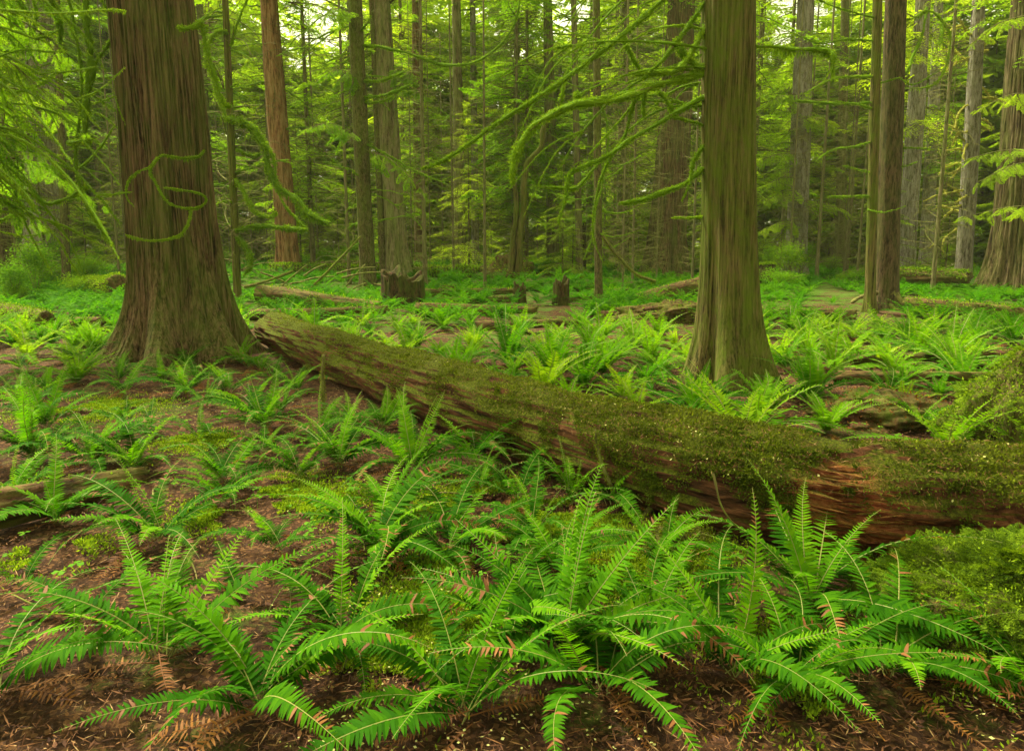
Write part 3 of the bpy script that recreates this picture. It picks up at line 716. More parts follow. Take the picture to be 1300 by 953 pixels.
for (u0, v0, u1, v1, sg, Y1) in [(-60, -40, 90, 30, .2, 9.5), (-60, 10, 110, 90, .25, 10.5), (-60, 60, 70, 130, .2, 9), (-60, 110, 120, 175, .3, 11), (-60, 150, 75, 215, .25, 9.5), (-60, 200, 130, 262, .3, 11), (-60, 240, 60, 290, .2, 9.8), (-60, -80, 130, -20, .1, 10.5)]:
    sp.append((atY(u0, v0, 8.6), atY(u1, v1, Y1), sg, .75))
near_crown(Lt.e, sp, .055, 'hemlock', 3)
for pts, a, b in [([(-60, 40), (0, 65), (35, 50), (45, 20), (40, -10)], 5, 4), ([(-60, 100), (0, 118), (45, 110), (75, 90)], 6, 4), ([(60, -20), (72, 20), (78, 60)], 7, 6),
                  ([(108, -20), (110, 30), (116, 80), (112, 120), (108, 170)], 8, 10), ([(90, 182), (105, 180), (116, 178)], 8, 7),
                  ([(115, 90), (135, 60), (150, 40)], 4, 3), ([(85, -10), (100, 60), (104, 120), (96, 200), (110, 260), (145, 310)], 3, 3),
                  ([(20, 210), (22, 250), (40, 300), (65, 345)], 3, 2), ([(30, 240), (60, 258), (90, 250), (110, 236)], 5, 4), ([(-20, 285), (0, 280), (30, 270), (50, 280)], 4, 3),
                  ([(60, 200), (95, 215), (125, 190), (145, 160)], 3, 2), ([(125, -10), (150, 50), (160, 100), (175, 120)], 4, 2.5)]:
    branch(Lt, pts, a, b, Y=9.6, dy=random.uniform(-.5, .8), hang=.07, dens=260)
droop_branches(Lt, 34, -120, 290, (70, 220), 3.2, 13, side=1, dens=130, hang=.08, Y=8.8, dyr=2., down=1.4)
# right edge fir boughs
sp = []
for (u0, v0, u1, v1, sg, Y1) in [(1310, 190, 1215, 205, .1, 14), (1310, 205, 1240, 232, .1, 13.5), (1320, 262, 1225, 275, .1, 14.5), (1310, 120, 1240, 140, .15, 14), (1300, 20, 1215, 70, .2, 16), (1300, -20, 1190, 20, .2, 17)]:
    sp.append((atY(u0, v0, Ct.b[1]-1), atY(u1, v1, Y1), sg, .7))
near_crown(Ct.e, sp, .07, 'hemlock_bright', 8)
# soft sprays hanging from the knotty trunk and the orange trunk
sp = [(atY(455, 175, O1.b[1]), atY(385, 165, 19), .3, .8), (atY(462, 190, O1.b[1]), atY(540, 245, 19), .25, .8), (atY(450, 20, O1.b[1]), atY(400, 20, 20), .2, .9), (atY(456, 100, O1.b[1]), atY(400, 105, 20), .3, .7)]
near_crown(O1.e, sp, .08, 'hemlock', 9)
for t, rows in ((H1, [(195, -60), (225, -50), (255, 60), (240, -40), (280, -50), (120, -45), (150, 50)]), (P1, [(110, 45), (90, 40)]), (D1, [])):
    sp = [(atY(1015 if t is H1 else 495, v, t.b[1]-.6), atY((1015 if t is H1 else 495)+du, v+14, t.b[1]-2.5), .2, 1.1) for v, du in rows]
    if sp: near_crown(t.e, sp, .11, 'hemlock_bright' if t is H1 else 'hemlock', 11)

# ------------------------------------------------------------------ fallen log (hero)
ax_dir = nrm(LOG[-1, :3]-LOG[0, :3])
rot = Vector(ax_dir).to_track_quat('Z', 'Y').to_matrix(); Rl = np.array(rot); org = LOG[0, :3].copy()
lg = empty('fallen_log', (0, 0, 0), 0, 'long mossy fallen log stretching across the forest floor, red rotten wood at its right', 'log'); lg.location = tuple(org); lg.rotation_euler = rot.to_euler()
nS, nT = 620, 150
C = smooth_curve(LOG[::8], nS); T_, N_, B_ = frames(C[:, :3])
th = np.linspace(0, 2*PI, nT, endpoint=False)
arc = np.concatenate([[0], np.cumsum(np.linalg.norm(np.diff(C[:, :3], axis=0), axis=1))])
D = N_[:, None]*np.cos(th)[None, :, None]+B_[:, None]*np.sin(th)[None, :, None]
cyl = np.stack([np.cos(th)[None]*2.2+0*arc[:, None], np.sin(th)[None]*2.2+0*arc[:, None], 0*th[None]+arc[:, None]*.9], -1)
R = C[:, 3][:, None]*np.ones((1, nT))
R = R*(1+.08*noise3(cyl*.8, 1, 2))
R += .030*noise3(cyl*2.0+3, 1, 3)
lower = np.clip(.25-D[..., 2], 0, 1)
gr = noise3(np.stack([np.cos(th)[None]*9+0*arc[:, None], np.sin(th)[None]*9+0*arc[:, None], arc[:, None]*.8+0*th[None]], -1), 1, 3)
R += .026*np.clip(lower*1.6, 0, 1)*gr-.045*np.clip(lower*1.5, 0, 1)*np.clip(gr-.5, 0, 1)*2
# red broken hollow facing the camera
uu = np.array([[650+F*(p[0])/(p[1]*math.cos(PITCH)-(p[2]-CAM_H)*math.sin(PITCH)) for p in C[:, :3]]])[0]
face = np.clip(-(D @ np.array([-_tan[5, 1]*-1, -1, 0.])), -1, 1)
tocam = -D[..., 1]
red = np.exp(-((uu[:, None]-1062)/45)**2)*np.clip(tocam*1.5, 0, 1)+.8*np.clip((uu[:, None]-980)/160, 0, 1)*np.clip(.42-D[..., 2], 0, 1)*np.clip(tocam+.5, 0, 1)
red = np.clip(red+.25*noise3(cyl*2, 1, 2)*(red > .15), 0, 1)
R -= (.085+.03*noise3(cyl*5, 1, 2))*np.exp(-((uu[:, None]-1062)/36)**2)*np.clip(tocam+D[..., 2]*.5, 0, 1)
Pl = C[:, None, :3]+D*R[..., None]
mb = MB(); loc = (Pl-org)@Rl
mb.grid(loc, True, red, 0, cap0=True, cap1=True)
mb.build('trunk', M['log'], lg)
# moss coat on the log
rng = np.random.default_rng(12)
nT_ = 150000
i = rng.integers(1, nS-1, nT_); j = rng.integers(0, nT, nT_)
nn = D[i, j]; pz = Pl[i, j]
cov = nn[:, 2]*.6+.12*(nn[:, 2] > -.3)+.55*noise3(pz, 2.2, 3)+.3*noise3(pz+5, 8, 2)-1.1*red[i, j]
keep = (cov > .30+.3*rng.random(nT_))
i, j, nn, pz = i[keep], j[keep], nn[keep], pz[keep]
pz = pz+.015*rng.normal(size=pz.shape)*(1-nn*nn); hh = noise3(pz, 9, 2)
mm = MB(); n_ = len(pz)
d = nrm(nn+.75*rng.normal(size=(n_, 3))); sd_ = nrm(np.cross(d, rand_dirs(n_, rng)))
vv = np.clip(.42+.22*noise3(pz, 4, 3)+.22*rng.normal(size=n_), 0, .97)
mm.quads((diamonds(pz+nn*(.004*np.clip(hh, 0, 2))[:, None], d, sd_, rng.uniform(.010, .03, n_), rng.uniform(.005, .012, n_))-org)@Rl, vv)
o = mm.build('moss_coat', M['moss_dark'], lg, smooth=False); o['kind'] = 'stuff'
# cushions of brighter leafy moss on the log's near shoulder
mm = MB()
for (u, v, rad_) in [(880, 585, .16), (960, 588, .2), (1150, 608, .12), (1005, 575, .1), (700, 540, .12), (820, 560, .16), (640, 520, .1), (1230, 600, .14), (930, 560, .14), (560, 480, .12), (470, 455, .1), (760, 545, .14), (1010, 610, .1)]:
    pk = (Pl[..., :2]*0)
    z = Pl-np.array([0, 0, CAM_H]); dep = z[..., 1]*math.cos(PITCH)-z[..., 2]*math.sin(PITCH)
    U = 650+F*z[..., 0]/dep; Vv = 431-F*(z[..., 1]*math.sin(PITCH)+z[..., 2]*math.cos(PITCH))/dep
    dd = np.hypot(U-u, Vv-v)+1e4*(D[..., 1] > .3); k = np.unravel_index(np.argmin(dd), dd.shape)
    c0 = Pl[k]; n = int(3600*(rad_/.15)**2); rad_ *= 1.1
    dd3 = np.linalg.norm(Pl-c0, axis=-1)*(1-.7*noise3(Pl, 9, 3)); cand = np.argwhere(dd3 < rad_)
    cand = cand[rng.integers(0, len(cand), n)]; ii, jj = cand[:, 0], cand[:, 1]
    q = Pl[ii, jj]+.004*rng.normal(size=(n, 3)); n2 = D[ii, jj]
    if len(q) == 0: continue
    bulge = .025*np.clip(1-np.linalg.norm(q-c0, axis=1)/rad_, 0, 1)
    dq = nrm(n2+.8*rng.normal(size=q.shape)+np.array([0, 0, -.2])); sq = nrm(np.cross(dq, rand_dirs(len(q), rng)))
    mm.quads((diamonds(q+n2*(bulge*rng.random(len(q)))[:, None], dq, sq, rng.uniform(.010, .022, len(q)), rng.uniform(.005, .010, len(q)))-org)@Rl, rng.uniform(0, .8, len(q)))
o = mm.build('moss_cushions', M['moss_mid'], lg, smooth=False); o['kind'] = 'stuff'
# splinters of red rotten wood standing off the broken side
mm = MB(); k_ = 0
for _ in range(9000):
    if k_ >= 170: break
    a_, b_ = rng.integers(20, nS-20), rng.integers(0, nT)
    if red[a_, b_] < .35 or D[a_, b_, 2] < -.6: continue
    k_ += 1; n0 = D[a_, b_]; t0 = T_[a_]*rng.choice((-1, 1)); L = rng.uniform(.04, .22); d0 = nrm(t0+n0*rng.uniform(.02, .22)+.06*rng.normal(size=3))
    p0 = Pl[a_, b_]-n0*.006; w_ = rng.uniform(.004, .014); sd0 = nrm(np.cross(d0, n0)); up0 = np.cross(sd0, d0)
    base = [p0+sd0*w_, p0+up0*w_*.6, p0-sd0*w_, p0-up0*w_*.6]; tip = p0+d0*L; m1 = [q+d0*L*.6+.2*(p0-q) for q in base]
    vv = np.array(base+m1+[tip]); qd = [(i0, (i0+1) % 4, 4+(i0+1) % 4, 4+i0) for i0 in range(4)]; td = [(4+i0, 4+(i0+1) % 4, 8) for i0 in range(4)]
    mm.add((vv-org)@Rl, qd, td, rng.uniform(.6, 1))
if k_: o = mm.build('splinters', M['log'], lg, smooth=False); o['kind'] = 'stuff'
# pale flecks and needles fallen on the log
mm = MB(); n = 2600; i = rng.integers(1, nS-1, n); j = rng.integers(0, nT, n); k = D[i, j, 2] > .25; i, j = i[k], j[k]; p = Pl[i, j]+D[i, j]*.012
wt = np.clip((uu[i]-500)/800, .1, 1) > rng.random(len(i)); p = p[wt]; nn = D[i, j][wt]
cl = noise3(p, 3, 2) > .1; p = p[cl]; nn = nn[cl]; d = nrm(np.cross(nn, rand_dirs(len(p), rng))+.2*nn); s2 = nrm(np.cross(d, nn))
mm.quads((diamonds(p, d, s2, rng.uniform(.006, .02, len(p)), rng.uniform(.005, .014, len(p)))-org)@Rl, rng.uniform(0, 1, len(p)))
o = mm.build('pale_flecks', M['fleck'], lg, smooth=False); o['kind'] = 'stuff'
mm = MB(); n = 16000; i = rng.integers(1, nS-1, n); j = rng.integers(0, nT, n); k = D[i, j, 2] > .3; i, j = i[k], j[k]; p = Pl[i, j]+D[i, j]*.014; nn = D[i, j]
d = nrm(np.cross(nn, rand_dirs(len(p), rng))+.1*nn); s2 = nrm(np.cross(d, nn))
mm.quads((diamonds(p, d, s2, rng.uniform(.01, .05, len(p)), np.full(len(p), .0028))-org)@Rl, rng.uniform(0, 1, len(p)))
o = mm.build('needle_litter', M['litter'], lg, smooth=False); o['kind'] = 'stuff'

# ------------------------------------------------------------------ generic rotten logs, stumps, mounds
def side_log(name, p0, p1, r0, r1, mat, label, moss=.5, seed=1, cat='log', sag=0, rough=.12, sides=44, rows=120, mossmat='moss'):
    p0 = np.array(p0); p1 = np.array(p1); ax = nrm(p1-p0); L = np.linalg.norm(p1-p0)
    q = Vector(ax).to_track_quat('Z', 'Y'); Rr = np.array(q.to_matrix())
    e = empty(name, p0, 0, label, cat); e.rotation_euler = q.to_euler()
    t = np.linspace(0, 1, rows); th = np.linspace(0, 2*PI, sides, endpoint=False); Tt, TH = np.meshgrid(t, th, indexing='ij')
    rr = (r0+(r1-r0)*Tt); cy = np.stack([np.cos(TH)*2, np.sin(TH)*2, Tt*L*1.2], -1)+seed*3.1
    rr = rr*(1+rough*noise3(cy, 1, 3)+rough*.5*noise3(np.stack([np.cos(TH)*6, np.sin(TH)*6, Tt*L*.8], -1)+seed, 1, 2))
    P = np.stack([np.cos(TH)*rr, np.sin(TH)*rr, Tt*L+.06*noise3(cy*2, 1, 2)*((Tt < .01)|(Tt > .99))], -1)
    m = MB(); m.grid(P, True, None, 0, True, True); m.build('trunk', M[mat], e)
    if moss > 0:
        rng = np.random.default_rng(seed); n = int(L*max(r0, r1)*9000*moss); i = rng.integers(0, rows, n); j = rng.integers(0, sides, n)
        W = P[i, j]; nl_ = np.stack([np.cos(TH[i, j]), np.sin(TH[i, j]), 0*TH[i, j]], -1); nw = nl_@Rr.T
        k = nw[:, 2]+.5*noise3(W+seed, 2, 2)+(moss-.5) > .35; W = W[k]; nl_ = nl_[k]
        mm = MB(); dist = max(1, p0[1]/8); tufts(mm, W+.02*rng.normal(size=W.shape), nl_, .022*dist, .012*dist, .8, rng)
        o = mm.build('moss', M[mossmat], e, smooth=False); o['kind'] = 'stuff'
    return e
def gp(u, v, h=0): p = ground(u, v); p[2] += h; return p
side_log('fallen_log', atY(-40, 652, 3.55), gp(172, 618, .0)+np.array([0, .1, .03]), .12, .075, 'rotten', 'low rotting log half sunk in the soil at lower left', .35, 3)
side_log('fallen_log', gp(345, 352, .25), gp(640, 352, .2), .3, .24, 'rotten', 'distant mossy log lying level behind the dark stump', 1.0, 4, rows=80)
side_log('fallen_log', atY(98, 372, 21)+np.array([0, 0, .0]), atY(158, 368, 19), .38, .42, 'rotten', 'short thick mossy log behind the massive cedar on the left', .95, 5)
side_log('fallen_log', atY(1140, 350, 24), atY(1230, 352, 22), .28, .2, 'rotten', 'dark hollow log with a green mossy rim left of the furrowed fir', .7, 6)
side_log('fallen_log', atY(795, 388, 17.5), atY(892, 362, 19), .22, .25, 'rotten', 'bare brown log lying behind the straight green cedar', .15, 7)
side_log('fallen_log', atY(545, 384, 18), atY(660, 380, 18.5), .13, .11, 'rotten', 'low brown log among ferns right of the dark stump', .2, 8)
side_log('fallen_log', atY(330, 372, 17), atY(480, 392, 15.5), .22, .18, 'rotten', 'crumbling brown log sloping down left of the knotty trunk', .25, 9)
side_log('fallen_log', atY(1150, 385, 16), atY(1320, 402, 14), .16, .18, 'rotten', 'dark log under ferns in front of the furrowed fir', .5, 10)
side_log('fallen_log', atY(900, 395, 15), atY(1085, 400, 14.5), .10, .12, 'rotten', 'brown low log among ferns between the cedar and the touching pair', .2, 13)
side_log('fallen_log', atY(-20, 395, 14), atY(60, 405, 13), .22, .16, 'rotten', 'mossy log end at the left edge behind the fern bank', .8, 14)

def stump(name, u, v, w_px, h_px, label, moss_top=False, seed=1, mat='rotten_dark', rag=.3):
    b = ground(u, v); k = b[1]/F; r = w_px/2*k; H = h_px*k
    e = empty(name, b, 0, label, 'stump')
    th = np.linspace(0, 2*PI, 96, endpoint=False); t = np.linspace(0, 1, 40); Tt, TH = np.meshgrid(t, th, indexing='ij')
    top = 1+rag*noise3(np.stack([np.cos(th)*1.6, np.sin(th)*1.6, 0*th+seed], -1), 1, 3)
    rr = r*(1+.35*np.exp(-Tt*5)+.10*noise3(np.stack([np.cos(TH)*2.5, np.sin(TH)*2.5, Tt*.5], -1)+seed, 1, 3)+.04*noise3(np.stack([np.cos(TH)*8, np.sin(TH)*8, Tt*.7], -1)+seed, 1, 2))
    P = np.stack([np.cos(TH)*rr, np.sin(TH)*rr, -.1+(H*top[None]+.1)*Tt], -1)
    inner = P[-1][None]*np.array([1, 1, 1.])*np.array([1, 1, 1]); ins = []
    for f, dz in ((.85, -.02), (.6, -.18), (.3, -.25)):
        q = P[-1].copy(); q[:, :2] *= f; q[:, 2] += dz*H; ins.append(q)
    P = np.concatenate([P, np.array(ins)])
    m = MB(); m.grid(P, True, None, 0, False, True); m.build('trunk', M[mat], e)
    if moss_top:
        rng = np.random.default_rng(seed); n = 2500; a = rng.uniform(0, 2*PI, n); q = np.sqrt(rng.random(n))*r*1.02
        p = np.stack([np.cos(a)*q, np.sin(a)*q, H*(1-.05*rng.random(n))+.02], -1); mm = MB(); tufts(mm, p, np.array([[0, 0, 1.]])*np.ones((n, 1)), .08, .04, .8, rng)
        o = mm.build('moss', M['moss'], e, smooth=False); o['kind'] = 'stuff'
    return e, b
stump('tree_stump', 512, 388, 54, 40, 'dark rotten stump with uneven top at the foot of the grey brown trunk', seed=3, rag=.34)
stump('tree_stump', 972, 362, 20, 26, 'low cut stump with a mossy green top right of the straight cedar', True, 5, rag=.06)
stump('tree_stump', 660, 384, 16, 22, 'small brown rotten stump in the middle of the far ferns', seed=7)
stump('tree_stump', 712, 386, 20, 30, 'crumbling brown stump left of the dark pole trunk', seed=9)
stump('tree_stump', 738, 345, 11, 60, 'tall narrow broken stump far back in the middle', seed=12, rag=.15)

def mound(name, u, v, rx, ry, rz, label, cat, leafy=True, seed=1, n=9000, L=.035, mat='moss', dx=0, base=None, basename='core', sprays=0):
    b = ground(u, v); e = empty(name, b, 0, label, cat)
    th = np.linspace(0, 2*PI, 90, endpoint=False); ph = np.linspace(-.25, PI/2-.01, 46); Pp, TH = np.meshgrid(ph, th, indexing='ij')
    N = np.stack([np.cos(Pp)*np.cos(TH), np.cos(Pp)*np.sin(TH), np.sin(Pp)], -1)
    k = 1+.24*noise3(N*1.9+seed, 1, 3)+.11*noise3(N*5+seed, 1, 3)
    P = N*np.array([rx, ry, rz])*k[..., None]
    m = MB(); m.grid(P, True, None, 0, False, True); m.build(basename, M[base or ('bark_mossy' if 'moss' in name else 'rotten')], e)
    rng = np.random.default_rng(seed); i = rng.integers(1, 46, n); j = rng.integers(0, 90, n)
    area = np.cos(Pp[i, j]) > rng.random(n); i, j = i[area], j[area]; p = P[i, j]; nl_ = nrm(N[i, j]/np.array([rx, ry, rz]))
    keep = noise3(p+seed*2, 3.2, 3) > -.5; p, nl_ = p[keep], nl_[keep]
    mm = MB(); tufts(mm, p+.02*rng.normal(size=p.shape), nl_, L, L*.45, .9, rng, 0, 0, 1, .2)
    if sprays:
        tp = [bough(rng, 1.0, 9, 4, .12, .35, .5) for _ in range(4)]
        i = rng.integers(4, 46, sprays); j = rng.integers(0, 90, sprays)
        for a_, b_ in zip(i, j):
            if noise3(P[a_, b_]+seed*2, 3.2, 3) < -.4: continue
            Q, v_, W_ = tp[rng.integers(4)]; nrl = nrm(N[a_, b_]/np.array([rx, ry, rz])); az = math.atan2(nrl[1], nrl[0])+rng.uniform(-.9, .9)
            Rm = rotm(az, math.asin(np.clip(nrl[2], -1, 1))*.5+rng.uniform(-.5, .3), rng.uniform(-.6, .6)); s_ = rng.uniform(.05, .11)
            mm.quads(Q@Rm.T*s_+P[a_, b_], np.clip(v_+.2*rng.normal(), 0, 1))
    o = mm.build('moss', M[mat], e, smooth=False); o['kind'] = 'stuff'
    return e
mound('mossy_boulder', 1310, 575, .62, .55, .72, 'big rounded hump thickly coated in moss at the right edge behind the log', 'boulder', seed=4, n=42000, L=.026, mat='moss_feather', sprays=1300)
mound('mossy_hummock', 1275, 800, .50, .42, .36, 'hummock covered in feathery green moss at the lower right corner', 'mossy hummock', seed=6, n=50000, L=.016, sprays=2600, mat='moss_feather')
mound('mossy_hummock', 1150, 770, .2, .16, .14, 'small hump of feathery moss between the large right fern and the corner hummock', 'mossy hummock', seed=8, n=6000, L=.016, sprays=300)
mound('mossy_hummock', 850, 690, .22, .14, .09, 'low mossy hump against the log beside the leaning mossy stick', 'mossy hummock', seed=9, n=8000, L=.016, mat='moss_dark')
mound('root_mound', 640, 352, 1.3, .8, .75, 'heap of tangled brown roots and soil far back in the middle', 'root mound', seed=10, n=2500, L=.1, mat='moss')
mound('root_mound', 440, 345, 1.9, .9, .55, 'wide heap of dead wood and soil left of the knotty trunk', 'root mound', seed=11, n=2500, L=.1, mat='moss')
mound('soil_hump', 850, 405, 1.1, .6, .35, 'brown earth hump behind the straight cedar', 'soil hump', seed=12, n=1200, L=.05, mat='moss')
mound('soil_hump', 1130, 530, .7, .42, .22, 'reddish hump of dead fern and soil behind the log on the right', 'soil hump', seed=13, n=1500, L=.03, mat='fern_dead')

# roots spreading from the touching pair
for pts, a, b in [([(1132, 372), (1150, 388), (1172, 392), (1200, 396)], 12, 5), ([(1112, 372), (1095, 376), (1080, 384)], 9, 4), ([(1125, 385), (1145, 397), (1165, 402)], 9, 4), ([(1105, 385), (1096, 395), (1088, 402)], 7, 4)]:
    branch(D1, pts, a, b, moss=False, name='root', Y=D1.b[1]-.2, dy=-.5)

# mossy stick, leaning branch, twigs
def stick(name, pts, Y, w0, w1, label, cat='stick', mat='moss_dark', dy=0, hang=.02, moss=True):
    P = px_curve(pts, Y, 24, dy); e = empty(name, P[0], 0, label, cat); tr = Tree(); tr.e = e; tr.b = P[0]
    R = np.linspace(w0, w1, 24)/2/F*Y; m = MB(); tube(m, P-P[0], R*(.7 if moss else 1), 8, .3); m.build('wood', M['twig'], e)
    if moss:
        mm = MB(); moss_on(mm, P-P[0], R, 900, .014, .006, hang); o = mm.build('moss', M[mat], e, smooth=False); o['kind'] = 'stuff'
    return e
stick('mossy_stick', [(802, 662), (790, 640), (772, 608), (760, 575), (755, 545)], 3.9, 9, 4, 'upright broken mossy stick leaning in front of the log', dy=.1)
stick('mossy_stick', [(800, 684), (815, 660), (838, 630), (862, 608), (880, 596)], 3.75, 14, 8, 'thick mossy branch propped against the near side of the log', dy=.2)
stick('bare_twig', [(515, 620), (530, 617), (548, 605), (574, 582)], 3.9, 4, 2.5, 'pale curved bare twig lying over the tall central fern', 'twig', moss=False)
stick('bare_twig', [(905, 600), (920, 650), (960, 690), (1000, 730)], 3.0, 3, 2, 'thin reddish curved twig behind the tall right fern', 'twig', moss=False)
stick('mossy_stick', [(765, 300), (784, 325), (808, 348), (832, 357)], 15, 5, 5, 'green mossy broken branch slanting down beside the dark pole trunk', dy=.6, hang=.08)
stick('mossy_stick', [(388, 372), (405, 355), (430, 330), (458, 300)], 19, 3, 3, 'slender green stick leaning from the dead wood towards the knotty trunk')
stick('mossy_stick', [(310, 364), (335, 358), (372, 344)], 16, 5, 4, 'short mossy stick pointing right from the massive cedar', hang=.05)
stick('mossy_stick', [(410, 535), (411, 505), (409, 480), (411, 450)], 6.2, 8, 5, 'short upright mossy snag against the left part of the log', dy=0, hang=.04)
rr_ = random.Random(3)
for k in range(16):
    u = rr_.uniform(320, 480); v = rr_.uniform(345, 380); ln = rr_.uniform(20, 60); an = rr_.uniform(-.9, .9)
    stick('dead_stick', [(u, v), (u+ln*.5*math.cos(an), v-ln*.5*math.sin(an)-2), (u+ln*math.cos(an), v-ln*math.sin(an))], rr_.uniform(17, 22), 2.6, 1.4, 'bare brown stick in the heap of dead wood', 'stick', moss=False)['group'] = 'sticks in the dead wood heap'

# ------------------------------------------------------------------ sword ferns
def frond_geo(rng, L=.8, e0=1.1, bend=1.2, n=36, pl=.085, detail=2, latb=0., curl=0., low=.07, pw=.2, twist=0., sparse=0., curlv=0):
    """returns list for MB: builds frond along +x with arching spine"""
    m = 28; t = np.linspace(0, 1, m)
    th_ = e0-bend*t**1.25
    if curl: th_ = th_-curl*np.clip((t-.86)/.14, 0, 1)**1.5*3.6
    az = latb*t**1.5
    dx = np.cos(th_)*np.cos(az); dy = np.cos(th_)*np.sin(az); dz = np.sin(th_)
    P = np.cumsum(np.stack([dx, dy, dz], -1), axis=0)*L/m; P -= P[0]
    T = nrm(np.gradient(P, axis=0))
    side0 = np.stack([-np.sin(az), np.cos(az), np.zeros(m)], -1); N0 = np.cross(T, side0)
    tw = twist*t; side = side0*np.cos(tw)[:, None]+N0*np.sin(tw)[:, None]; N = nrm(np.cross(T, side))
    ti = low+(1-low)*(np.arange(n)+.5)/n; fi = ti*(m-1)
    def ip(A): i = np.minimum(fi.astype(int), m-2); f = (fi-i)[:, None]; return A[i]*(1-f)+A[i+1]*f
    p, T_i, S_i, N_i = ip(P), nrm(ip(T)), nrm(ip(side)), nrm(ip(N))
    s = (ti-low)/(1-low)
    prof = np.clip(np.minimum(.55+s*3.2, 1), 0, 1)*np.clip((1-s)*1.55, 0, 1)**.62
    Q = []; val = []
    for sg in (-1, 1):
        a = np.radians(78-26*s)+.06*rng.normal(size=n)
        up = rng.normal(.10, .14, n)
        d = nrm(T_i*np.cos(a)[:, None]+S_i*(sg*np.sin(a))[:, None]+N_i*up[:, None])
        wdir = nrm(np.cross(N_i, d)); rl = rng.normal(.25, .18, n)[:, None]*sg
        wdir = nrm(wdir+N_i*rl)
        Lp = pl*prof*rng.uniform(.9, 1.08, n); Wp = np.minimum(Lp*pw*1.5, L*(1-low)/n*1.08+.001)
        keep = rng.random(n) >= sparse
        nd = nrm(np.cross(d, wdir)); nd *= np.sign((nd*N_i).sum(-1, keepdims=True)+1e-9)
        if detail == 2:
            xs = [0, .12, .45, .78, 1.0]; ws = [.45, 1.0, .86, .5, .0]; cv = [0, .01, -.02, -.09, -.18]
            rowsL = [p+d*(Lp*x)[:, None]+wdir*(Wp*w_*.5)[:, None]+nd*(Lp*c_)[:, None] for x, w_, c_ in zip(xs, ws, cv)]
            rowsR = [p+d*(Lp*x)[:, None]-wdir*(Wp*w_*.5)[:, None]+nd*(Lp*c_)[:, None] for x, w_, c_ in zip(xs, ws, cv)]
            for k in range(4):
                Q.append(np.stack([rowsL[k], rowsR[k], rowsR[k+1]+1e-5, rowsL[k+1]], 1)[keep])
            vv_ = np.clip(.5+.14*rng.normal(size=n)-.25*(s < .12)+.22*s, 0, 1)[keep]
            val += [vv_]*4
        else:
            Q.append(diamonds(p, d, wdir, Lp, np.maximum(Wp*1.15, .004), .35)[keep]); val.append(np.clip(.5+.18*rng.normal(size=n)+.2*s, 0, 1)[keep])
    return np.concatenate(Q), np.concatenate(val), P
def frond_mesh(seed, kind, tipdry=0, **kw):
    rng = np.random.default_rng(seed); Q, v, P = frond_geo(rng, **kw)
    mb = MB(); r_ = Q[:, 0, 0]/max(Q[:, 0, 0].max(), 1e-6); _, inv = np.unique(v, return_inverse=True); dry = rng.random(inv.max()+1)[inv] < tipdry*np.clip((r_-.5)*1.6, 0, .8)
    mb.quads(Q[~dry], v[~dry], 0); mb.quads(Q[dry], v[dry]*.55, 2); L = kw.get('L', .8)
    tube(mb, P, np.linspace(.0034, .0009, len(P)), 5, 0, .35+.3*rng.random(), 1)
    return mb.mesh('frond', [M[kind], M['rachis'] if kind != 'fern_dead' else M['fern_dead'], M['fern_dead']], smooth=False)
R_ = random.Random(21)
FM = {'mature': [], 'fresh': [], 'curl': [], 'dead': []}
for i in range(16): FM['mature'].append(frond_mesh(100+i, 'fern_mature', sparse=R_.choice((0, .03, .08)), tipdry=R_.choice((0, .25, .4, 0, 0, 1)), L=.86, e0=R_.uniform(.65, 1.1), bend=R_.uniform(1.1, 1.75), n=R_.randint(40, 48), pl=R_.uniform(.074, .094), latb=R_.uniform(-.5, .5), pw=.17, twist=R_.uniform(-.7, .7)))
for i in range(16): FM['fresh'].append(frond_mesh(130+i, 'fern_fresh', L=.80, e0=R_.uniform(.95, 1.4), bend=R_.uniform(.5, 1.35), sparse=R_.choice((0, 0, .04)), tipdry=R_.choice((0, 0, .2)), n=R_.randint(34, 42), pl=R_.uniform(.062, .08), latb=R_.uniform(-.4, .4), pw=.18, twist=R_.uniform(-.6, .6)))
for i in range(5): FM['curl'].append(frond_mesh(150+i, 'fern_fresh', L=.72, e0=R_.uniform(1.25, 1.5), bend=R_.uniform(.15, .6), n=R_.randint(30, 38), pl=R_.uniform(.03, .045), latb=R_.uniform(-.3, .3), curl=1., pw=.2, twist=R_.uniform(-.8, .8)))
for i in range(5): FM['dead'].append(frond_mesh(170+i, 'fern_dead', L=.72, e0=R_.uniform(.1, .4), bend=R_.uniform(.9, 1.3), n=34, pl=R_.uniform(.04, .055), latb=R_.uniform(-.7, .7), pw=.14, sparse=.2, twist=R_.uniform(-1, 1)))
LAST = [None]
